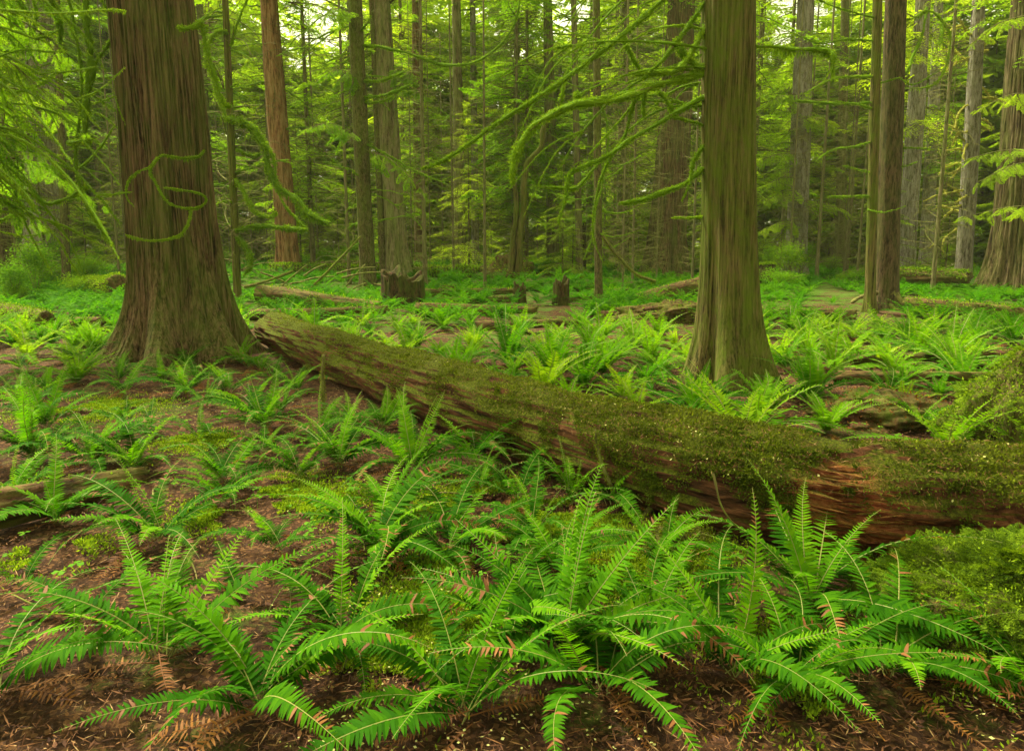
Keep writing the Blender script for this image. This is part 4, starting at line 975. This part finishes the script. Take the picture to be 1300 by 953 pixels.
def fern(u, v, label, size=1., nm=9, nf=5, nc=2, nd=3, az0=None, dz=0., extra=(), name='sword_fern'):
    b = ground(u, v); b[2] += dz
    e = empty(name, b, 0, label, 'fern'); LAST[0] = e; size = size*.93
    def put(kind, az, tilt=0., sc=1., nm_='frond', lab=None):
        o = obj(nm_, R_.choice(FM[kind]), e); s_ = size*sc*R_.uniform(.82, 1.12)
        o.rotation_euler = Euler((R_.uniform(-.35, .35), tilt+R_.uniform(-.08, .12), az), 'XYZ'); o.scale = (s_, s_*R_.uniform(.8, 1.15), s_*R_.uniform(.8, 1.1))
        o.location = (R_.uniform(-.03, .03), R_.uniform(-.03, .03), R_.uniform(-.01, .05))
        if lab: o['label'] = lab
    off = R_.uniform(0, 6.28)
    for k in range(nm): put('mature', off+2*PI*k/nm+R_.uniform(-.3, .3), R_.uniform(-.15, .12))
    for k in range(nf): put('fresh', off+1+2*PI*k/max(nf, 1)+R_.uniform(-.5, .5), R_.uniform(-.15, .35), .95)
    for k in range(nc): put('curl', R_.uniform(0, 6.28), R_.uniform(-.1, .2), .9)
    for k in range(nd+1): put('dead', off+R_.uniform(0, 6.28), R_.uniform(0, .15), 1., 'dead_frond', 'withered rusty brown frond')
    for kind, azd, tilt, sc in extra: put(kind, math.radians(azd), tilt, sc)
    return b
# azimuth: 0 = picture right, 90 = away, 180 = left, 270 = towards the camera
HERO = [
 (236, 500, 'lone fern spread out in front of the massive cedar foot', 1.0, 4, 6, 0, 4, [('mature', 262, .1, .9), ('mature', 285, .1, .9)]),
 (378, 498, 'fern with curled tips close to the left end of the long log', .72, 5, 5, 3, 1, []),
 (335, 545, 'bushy bright fern between the massive cedar and the tall central fern', .92, 9, 7, 1, 2, []),
 (45, 585, 'fern near the left edge with long dark fronds reaching down', 1.05, 11, 4, 3, 3, []),
 (118, 590, 'light green fern right beside the fern at the left edge', .92, 8, 6, 1, 1, []),
 (198, 688, 'fern in the left foreground above the upright lower left one', .92, 7, 6, 1, 2, []),
 (205, 838, 'upright ladder leaved fern in the lower left foreground', .92, 5, 4, 1, 2, [('fresh', 100, -.05, 1), ('fresh', 60, .02, 1), ('fresh', 150, .2, 1), ('curl', 80, 0, 1)]),
 (432, 592, 'dense fern just left of the tall central one', .88, 9, 7, 1, 3, []),
 (522, 600, 'tall fern with a spire of upright fronds in the centre', .98, 8, 4, 2, 2, [('fresh', 90, -.15, 1.05), ('fresh', 70, -.1, 1.0), ('fresh', 110, -.1, 1.)]),
 (600, 590, 'broad fern spreading dark fronds rightwards along the log', .86, 7, 1, 0, 1, [('mature', 330, 0, 1), ('mature', 350, 0, 1), ('mature', 310, 0, .95)]),
 (605, 548, 'small shoot of thin fronds growing out of the log side', .45, 1, 3, 3, 1, []),
 (482, 705, 'large fern in the middle foreground with rusty and green fronds', 1.0, 9, 5, 0, 4, [('mature', 180, 0, 1), ('mature', 0, 0, 1), ('fresh', 255, .75, 1.), ('mature', 235, .1, 1)]),
 (722, 828, 'very large glossy fern at the bottom centre', 1.0, 11, 5, 1, 2, [('fresh', 75, -.05, 1), ('fresh', 100, -.05, .95), ('fresh', 40, 0, 1.1), ('curl', 45, 0, 1.05)]),
 (727, 642, 'slim fern with hooked upright tips in front of the log', .72, 2, 3, 3, 2, []),
 (775, 640, 'low dark fern at the foot of the broken mossy stick', .72, 8, 1, 0, 2, []),
 (655, 640, 'low spreading fern left of the hooked tip fern', .65, 7, 0, 0, 3, []),
 (1030, 770, 'tall bright fern standing before the red rotten part of the log', 1.05, 7, 2, 0, 3, [('fresh', 150, .05, 1.0), ('fresh', 115, -.1, .95), ('fresh', 70, -.1, 1.), ('fresh', 20, .3, .95), ('fresh', 165, .0, .95), ('mature', 195, 0, 1), ('fresh', 325, .55, .9), ('fresh', 220, .6, 1.)]),
 (925, 858, 'fern at bottom right of centre with one broad upright frond', .9, 6, 2, 0, 2, [('fresh', 88, -.2, 1.1), ('mature', 170, 0, 1)]),
 (1320, 900, 'fern poking in at the bottom right corner', .8, 7, 3, 0, 0, []),
 (-10, 880, 'fern cut off by the bottom left corner', .9, 8, 2, 0, 2, []),
 (330, 905, 'dark fern at the bottom edge left of the middle foreground fern', .95, 9, 2, 0, 3, []),
 (590, 915, 'fern with orange tinted fronds at the bottom edge', .9, 8, 3, 0, 5, []),
 (300, 760, 'small reddish dying fern on bare soil', .6, 3, 0, 0, 5, []),
 (20, 745, 'flattened half dead fern at the left edge of the bare soil', .55, 2, 0, 0, 4, []),
 (915, 503, 'little fern at the left foot of the straight cedar behind the log', .42, 5, 3, 0, 0, []),
 (968, 512, 'little fern at the right foot of the straight cedar behind the log', .48, 6, 4, 0, 1, []),
 (1075, 528, 'fern with upright fronds just behind the log, right of the straight cedar', .75, 6, 5, 1, 1, []),
 (1165, 545, 'spreading fern behind the log near the mossy hump', .72, 8, 4, 0, 2, []),
 (1125, 505, 'dark broad fern on the reddish hump behind the log', .75, 8, 2, 0, 3, []),
 (1000, 470, 'leafy fern right beside the straight cedar', .85, 8, 5, 0, 2, []),
 (1120, 860, 'fern drooping over the small feathery moss hump', .8, 8, 3, 0, 1, []),
 (160, 500, 'fern with rusty fronds left of the massive cedar foot', .8, 3, 3, 0, 6, []),
 (60, 545, 'full upright fern at the left edge in front of the fern bank', .85, 6, 7, 2, 1, []),
 (15, 640, 'upright leafy fern at the left edge beside the low rotting log', .8, 6, 6, 1, 1, []),
 (290, 500, 'upright fern at the right foot of the massive cedar', .75, 5, 6, 2, 2, []),
 (170, 600, 'upright light fern between the left edge and the bare soil', .8, 6, 7, 1, 1, []),
 (485, 545, 'upright fern beside the log behind the dense fern', .75, 6, 5, 2, 1, []),
 (840, 715, 'upright fern growing by the propped mossy branch', .65, 5, 5, 1, 2, []),
 (350, 700, 'small fern with short fronds left of the middle foreground fern', .55, 6, 3, 0, 2, []),
 (565, 700, 'mid sized fern between the middle foreground fern and the glossy one', .8, 8, 3, 0, 3, []),
 (640, 800, 'fern tucked behind the glossy fern at the bottom centre, on its left', .75, 8, 2, 0, 3, []),
 (825, 790, 'fern right of the very large glossy fern, on brown soil', .8, 8, 4, 1, 2, []),
 (435, 810, 'fern with hanging ladder leaves below the middle foreground fern', .85, 8, 3, 0, 3, [('fresh', 265, .5, 1.)]),
 (75, 665, 'fern leaning over the low rotting log at lower left', .8, 8, 3, 1, 3, []),
 (255, 560, 'small fern on bare soil in front of the massive cedar', .55, 5, 2, 0, 2, []),
 (690, 600, 'dark fern tucked under the overhanging side of the log', .6, 7, 1, 0, 2, []),
 (280, 640, 'small bright fern in the gap between the two left foreground ferns', .6, 6, 4, 0, 1, []),
 (760, 880, 'fern of broad dark fronds at the bottom edge under the glossy fern', .9, 9, 1, 0, 2, []),
 (110, 790, 'withered fern with mostly rusty fronds at lower left', .7, 3, 0, 0, 6, []),
 (1010, 880, 'bright fern at the bottom edge left of the corner hummock', .8, 7, 4, 0, 2, []),
 (500, 655, 'fern filling the gap below the tall central fern', .75, 8, 3, 0, 2, []),
 (380, 610, 'fern with arching fronds over soil left of the dense fern', .7, 7, 3, 0, 1, []),
 (30, 520, 'yellow green fern at the left edge below the fern bank', .85, 5, 6, 2, 2, []),
 (105, 470, 'bright upright fern left of the massive cedar', .85, 4, 8, 3, 1, []),
 (445, 540, 'fern hugging the log left of the tall central fern', .6, 6, 2, 0, 2, []),
]
near_pts = []
for h in HERO:
    ex = h[8]; b = fern(h[0], h[1], h[2], h[3], h[4], h[5], h[6], h[7], extra=ex); near_pts.append((b[0], b[1], .42*h[3]))
k_ = 0
for _ in range(4000):
    if k_ >= 26: break
    y = R_.uniform(2.0, 8.8); x = R_.uniform(-.8, .8)*y
    if log_dist(x, y) < .3 or y > float(np.interp(x, LOG[:, 0], LOG[:, 1], left=8.8, right=0)): continue
    if any(math.hypot(x-a, y-b) < r*.95+.12 for a, b, r in near_pts) or math.hypot(x-A.b[0], y-A.b[1]) < 1.3: continue
    u, v = uvof(x, y); k_ += 1
    b = fern(u, v, 'lesser fern in a gap between larger ferns on this side of the log', R_.uniform(.5, .8), R_.randint(4, 8), R_.randint(1, 4), R_.randint(0, 2), R_.randint(1, 4))
    near_pts.append((b[0], b[1], .25)); LAST[0]['group'] = 'lesser ferns among the foreground ferns'
# mid-distance ferns: one mesh each
def fern_mesh(seed, n=13, detail=1, pairs=24, fresh=.5, Lm=.85):
    rng = np.random.default_rng(seed); mb = MB()
    for k in range(n):
        fr = rng.random() < fresh; L = Lm*rng.uniform(.7, 1.1)
        Q, v, P = frond_geo(rng, L=L, e0=rng.uniform(1.0, 1.45) if fr else rng.uniform(.5, .95), bend=rng.uniform(.4, 1.2) if fr else rng.uniform(1., 1.6), n=pairs, pl=(.10 if not fr else .085)*(1 if pairs > 20 else 1.1), detail=1, latb=rng.uniform(-.5, .5), pw=.22 if pairs > 20 else .32, twist=rng.uniform(-.6, .6), curl=1. if fr and rng.random() < .3 else 0)
        Rm = rotm(2*PI*k/n+rng.uniform(-.4, .4), 0)
        mb.quads(Q@Rm.T, np.clip(v*.55+(.38 if fr else .0)+.08*rng.normal(), 0, 1), 0)
        tube(mb, (P@Rm.T)[::3], np.linspace(.004, .0015, len(P[::3])), 3, 0, .5, 1)
        if rng.random() < .3:
            Q, v, P = frond_geo(rng, L=L*.8, e0=.3, bend=1.1, n=pairs, pl=.05, detail=1, latb=rng.uniform(-.7, .7), sparse=.2)
            Rm = rotm(rng.uniform(0, 6.28), 0); mb.quads(Q@Rm.T, v, 2)
    return mb.mesh('fern_leaves', [M['fern_mid'], M['rachis'], M['fern_dead']], smooth=False)
FMID = [fern_mesh(200+i, R_.randint(12, 17), 1, 30, .35+.1*i) for i in range(6)]
FFAR = [fern_mesh(220+i, R_.randint(10, 14), 1, 14, .4+.12*i, .8) for i in range(5)]
tb = [(t.b[0], t.b[1], t.r*1.6+.15+(.75 if t is D1 else 0)) for t in TREES]
spots = []
def ok_spot(x, y, md):
    if log_dist(x, y) < .28*md/.5: return False
    for a, b, r in tb+near_pts:
        if math.hypot(x-a, y-b) < r+md*.4: return False
    for a, b in spots:
        if abs(x-a) < md and abs(y-b) < md and math.hypot(x-a, y-b) < md: return False
    return True
rs = random.Random(77)
cnt = 0
for tr_ in range(26000):
    if cnt >= 292: break
    y = 4.6+rs.random()**.8*8.5; x = rs.uniform(-.84, .84)*y
    u, v = uvof(x, y)
    if not (-60 < u < 1360): continue
    # keep the bare soil clearings of the foreground open
    front = y < float(np.interp(x, LOG[:, 0], LOG[:, 1], left=99, right=0)) if x > LOG[0, 0] else y < 8.8
    if front and v > 470 and not (u < 140 and v < 500): continue
    nz = float(noise3(np.array([x, y, 3.]), .5, 2))
    md = .46+.008*y+(.45 if nz < -.25 else 0)
    if u < 150 and y > 9: md *= .9
    if not ok_spot(x, y, md): continue
    spots.append((x, y)); cnt += 1
    me = rs.choice(FMID if y < 12 else FFAR); o = obj('sword_fern', me, None, (x, y, float(gz(x, y))-.01)); s_ = rs.choice((rs.uniform(.6, .85), rs.uniform(.85, 1.25)))
    o.scale = (s_, s_, s_*rs.uniform(.6, .95)); o.rotation_euler = (rs.uniform(-.1, .1), rs.uniform(-.1, .1), rs.uniform(0, 6.28))
    if u < 150: tag(o, 'bright green fern in the bank of ferns left of the massive cedar', 'fern', 'ferns left of the massive cedar')
    elif u > 985: tag(o, 'green fern in the thick fern carpet right of the straight cedar', 'fern', 'ferns right of the straight cedar')
    else: tag(o, 'green fern in the fern carpet beyond the fallen log, between the two big cedars', 'fern', 'ferns between the two big cedars')
# broken wood lying among the ferns beyond the log
for k in range(34):
    y = rs.uniform(7.5, 24); x = rs.uniform(-.75, .8)*y
    if log_dist(x, y) < .6 or any(math.hypot(x-a, y-b) < r+.4 for a, b, r in tb): continue
    a = rs.uniform(-.7, .7); L = rs.uniform(.8, 3.2); r0 = rs.uniform(.05, .15); z_ = float(gz(x, y))+r0*.6
    e = side_log('rotten_branch', (x, y, z_), (x+math.cos(a)*L, y+math.sin(a)*L*.6, float(gz(x+math.cos(a)*L, y+math.sin(a)*L*.6))+r0*.6+rs.uniform(0, .12)), r0, r0*.6, 'rotten', 'dark piece of rotting wood lying among the ferns beyond the long log', .25, 500+k, 'rotten wood', sides=16, rows=24)
    e['group'] = 'rotting wood among the ferns'
# loose dead fronds and twigs lying on the soil in the foreground
for k in range(110):
    y = rs.uniform(1.7, 8.5); x = rs.uniform(-.8, .8)*y
    if log_dist(x, y) < .12: continue
    if k % 5 < 3:
        o = obj('dead_frond', rs.choice(FM['dead']), None, (x, y, float(gz(x, y))+.012)); s_ = rs.uniform(.5, .9); o.scale = (s_, s_, s_*.35)
        o.rotation_euler = (rs.uniform(-.3, .3), rs.uniform(.05, .25), rs.uniform(0, 6.28)); tag(o, 'rusty dead fern frond lying loose on the forest floor', 'dead frond', 'dead fronds lying on the soil')
    else:
        a = rs.uniform(0, 6.28); L = rs.uniform(.15, .5); t = np.linspace(0, 1, 7); P = np.stack([math.cos(a)*L*t+.03*np.sin(t*4+a), math.sin(a)*L*t+.03*np.cos(t*3+a), .008+.02*np.sin(t*3)], -1)
        m = MB(); tube(m, P, np.linspace(.006, .0025, 7)*rs.uniform(.6, 1.5), 6, .3); o = m.build('fallen_twig', M['twig'], None, loc=(x, y, float(gz(x, y))))
        tag(o, 'thin brown twig lying loose on the forest floor', 'twig', 'twigs lying on the soil')
# beyond those: one far carpet of ferns
mb = MB(); rng = np.random.default_rng(31)
src = []
for k in range(4):
    r2 = np.random.default_rng(300+k); qs = []; vs = []
    for j in range(9):
        Q, v, P = frond_geo(r2, L=.8, e0=r2.uniform(.6, 1.25), bend=r2.uniform(.6, 1.4), n=12, pl=.10, detail=1, pw=.4); Rm = rotm(j*.7+r2.uniform(-.3, .3), 0); qs.append(Q@Rm.T); vs.append(v)
    src.append((np.concatenate(qs), np.concatenate(vs)))
for k in range(4200):
    y = 10+rng.random()**.8*37; x = rng.uniform(-.82, .82)*y
    if any(abs(x-a)+abs(y-b) < .62 for a, b in spots): continue
    if any(abs(x-a)+abs(y-b) < r+.3 for a, b, r in tb): continue
    if y < 32 and noise3(np.array([x, y, 3.]), .5, 2) < -.22: continue
    Q, v = src[rng.integers(4)]; Rm = rotm(rng.uniform(0, 6.28), 0); s_ = rng.uniform(.7, 1.2)
    mb.quads(Q@Rm.T*s_*np.array([1, 1, rng.uniform(.6, 1)])+np.array([x, y, float(gz(x, y))]), np.clip(v*.5+.5*rng.random()+.15, 0, 1))
fc = mb.build('fern_carpet', M['fern_mid'], smooth=False); tag(fc, 'distant carpet of ferns under the background trees', 'ferns', kind='stuff')

# ------------------------------------------------------------------ leafy shrubs far and left
def shrub_mesh(seed, R, H, n, leaf):
    rng = np.random.default_rng(seed); mb = MB()
    for k in range(9):
        a = rng.uniform(0, 6.28); tip = np.array([math.cos(a)*R*.8, math.sin(a)*R*.8, H*rng.uniform(.6, 1)]); tube(mb, smooth_curve([np.zeros(3), tip*np.array([.3, .3, .6]), tip], 6), np.linspace(.012, .004, 6), 4, 0, .5, 1)
    c = rng.normal(size=(16, 3)); c = nrm(c)*np.array([R*.7, R*.7, H*.35])*rng.uniform(.3, 1, (16, 1))+np.array([0, 0, H*.6])
    i = rng.integers(0, 16, n); p = c[i]+rng.normal(size=(n, 3))*np.array([.22*R, .22*R, .1*H]); p[:, 2] = np.abs(p[:, 2])
    d = rand_dirs(n, rng)*np.array([1, 1, .35]); d = nrm(d); s_ = nrm(np.cross(d, np.array([0, 0, 1.])+.5*rng.normal(size=(n, 3))))
    mb.quads(diamonds(p, d, s_, leaf*rng.uniform(.6, 1.2, n), leaf*.5*rng.uniform(.7, 1.2, n)), np.clip(rng.uniform(.1, .9, n), 0, 1), 0)
    return mb.mesh('leaves', [M['shrub'], M['twig']], smooth=False)
SH = [shrub_mesh(400+i, r, h, n, .075) for i, (r, h, n) in enumerate([(.9, 1.1, 2600), (1.2, .8, 2600), (.8, 1.6, 2600)])]
k_ = 0
for t_ in range(900):
    if k_ >= 70: break
    y = rs.uniform(17, 44); x = rs.uniform(-.82, .82)*y; u, v = uvof(x, y)
    if 150 < u < 980 and y < 30: continue
    if u > 980 and y < 24: continue
    if any(math.hypot(x-a, y-b) < r+.5 for a, b, r in tb): continue
    k_ += 1; o = obj('leafy_shrub', rs.choice(SH), None, (x, y, float(gz(x, y)))); s_ = rs.uniform(.6, 1.2); o.scale = (s_, s_, s_); o.rotation_euler = (0, 0, rs.uniform(0, 6.28))
    tag(o, 'small bright green leafy shrub on the forest floor among background trunks', 'shrub', 'leafy shrubs at the back')

# ------------------------------------------------------------------ litter, moss patches, seedlings (uncountable)
rng = np.random.default_rng(44)
def field(n, ymax, fac=1.0):
    y = 1.3+rng.random(n)**1.4*(ymax-1.3); x = rng.uniform(-.95, .95, n)*(y+.3); return x, y
x, y = field(95000, 11); z = gz(x, y)
p = np.stack([x, y, z+.002+.018*rng.random(len(x))], -1)
a = rng.uniform(0, 6.28, len(x)); d = nrm(np.stack([np.cos(a), np.sin(a), rng.normal(0, .22, len(x))], -1)); s_ = nrm(np.cross(d, np.array([0, 0, 1.])+.4*rng.normal(size=(len(x), 3))))
big = rng.random(len(x)) < .12
mb = MB(); mb.quads(diamonds(p, d, s_, np.where(big, rng.uniform(.03, .09, len(x)), rng.uniform(.012, .045, len(x))), np.where(big, rng.uniform(.003, .006, len(x)), rng.uniform(.002, .005, len(x)))), rng.random(len(x))**1.3, 0)
n = 9000; x, y = field(n, 9); p = np.stack([x, y, gz(x, y)+.006+.014*rng.random(n)], -1); a = rng.uniform(0, 6.28, n); d = nrm(np.stack([np.cos(a), np.sin(a), rng.normal(0, .3, n)], -1)); s_ = nrm(np.cross(d, np.array([0, 0, 1.])+.4*rng.normal(size=(n, 3))))
mb.quads(diamonds(p, d, s_, rng.uniform(.015, .05, n), rng.uniform(.005, .016, n), .35), rng.uniform(0, .75, n), 0)
tag(mb.build('leaf_litter', [M['litter']], smooth=False), 'reddish brown needles, bark bits and dead leaves covering the soil', 'leaf litter', kind='stuff')
mb = MB(); n = 9000; x, y = field(n, 8); k = noise3(np.stack([x, y, 0*x], -1), 1.6, 2) > .15; x, y = x[k], y[k]; n = len(x)
p = np.stack([x, y, gz(x, y)+.015+.015*rng.random(n)], -1); a = rng.uniform(0, 6.28, n); d = np.stack([np.cos(a), np.sin(a), 0*a], -1); s_ = nrm(np.cross(d, np.array([0, 0, 1.])+.5*rng.normal(size=(n, 3))))
mb.quads(diamonds(p, d, s_, rng.uniform(.006, .018, n), rng.uniform(.005, .012, n), .5), rng.random(n))
tag(mb.build('pale_flecks', [M['fleck']], smooth=False), 'tiny pale yellow petals and lichen flecks scattered over the soil', 'petals', kind='stuff')
# moss carpet patches in the foreground
mb = MB(); patches = [(640, 690, .55), (610, 640, .4), (700, 660, .4), (330, 625, .35), (400, 640, .3), (300, 650, .3), (560, 770, .3), (1040, 850, .35), (860, 700, .3), (120, 520, .5), (760, 730, .3), (250, 560, .25), (520, 830, .3), (60, 700, .25)]
for (u, v, r) in patches:
    c = ground(u, v); n = int(26000*r*r/.3)+1500; q = rng.normal(size=(n, 2))*r*.55
    x = c[0]+q[:, 0]; y = c[1]+q[:, 1]; P3 = np.stack([x, y, 0*x], -1); k = noise3(P3, 3.5, 3) > -.15; x, y, P3 = x[k], y[k], P3[k]; n = len(x)
    hgt = .012+.022*np.clip(noise3(P3, 9, 2), 0, 1.5)
    tufts(mb, np.stack([x, y, gz(x, y)+hgt*rng.random(n)], -1), np.array([[0, 0, .7]])*np.ones((n, 1)), .02, .009, .8, rng)
tag(mb.build('moss_carpet', [M['moss_feather']], smooth=False), 'soft yellow green moss patches growing between the foreground ferns', 'moss', kind='stuff')
# small three-leaved ground plants
mb = MB()
for c_u, c_v, n in [(380, 640, 40), (660, 700, 60), (620, 670, 50), (190, 545, 20), (470, 380, 60), (300, 560, 25), (880, 720, 15), (80, 420, 90), (40, 400, 90), (130, 400, 60), (640, 390, 60), (10, 740, 8), (240, 600, 15), (1000, 530, 30), (820, 480, 40), (560, 660, 25)]:
    c = ground(c_u, c_v); s0 = .22+.03*c[1]
    for k in range(n):
        x = c[0]+rng.normal()*s0*1.3; y = c[1]+rng.normal()*s0; h = rng.uniform(.03, .09); a0 = rng.uniform(0, 6.28); ls = rng.uniform(.016, .034)*(1+.06*c[1])
        b = np.array([x, y, float(gz(x, y))+h]); a = a0+np.arange(3)*2.09
        d = nrm(np.stack([np.cos(a), np.sin(a), np.full(3, -.15)], -1)); s_ = nrm(np.cross(d, np.array([0, 0, 1.])+.2*rng.normal(size=(3, 3))))
        mb.quads(diamonds(np.tile(b, (3, 1)), d, s_, np.full(3, ls), np.full(3, ls*.95), .62), np.full(3, rng.random()))
        mb.quads([[b+[-.0008, 0, 0], b+[.0008, 0, 0], b+[.0008, 0, -h], b+[-.0008, 0, -h]]], .2)
tag(mb.build('wood_sorrel', [M['clover']], smooth=False), 'patches of tiny three leaved light green plants on the forest floor', 'ground plants', kind='stuff')
# ------------------------------------------------------------------ humid forest air
hz = MB()
x0, x1, y0, y1, z0, z1 = -420, 420, -420, 430, -2.2, 40
hz.add([(x0, y0, z0), (x1, y0, z0), (x1, y1, z0), (x0, y1, z0), (x0, y0, z1), (x1, y0, z1), (x1, y1, z1), (x0, y1, z1)],
       [(0, 3, 2, 1), (4, 5, 6, 7), (0, 1, 5, 4), (1, 2, 6, 5), (2, 3, 7, 6), (3, 0, 4, 7)])
hm = bpy.data.materials.new('haze'); hm.use_nodes = True; ht = hm.node_tree; ht.nodes.clear()
ho = ht.nodes.new('ShaderNodeOutputMaterial'); pv = ht.nodes.new('ShaderNodeVolumePrincipled')
pv.inputs['Color'].default_value = (.93, .98, .66, 1); pv.inputs['Density'].default_value = .0004
ht.links.new(pv.outputs[0], ho.inputs['Volume'])
tag(hz.build('haze', hm, smooth=False), kind='stuff')
print('objects', len(bpy.data.objects))
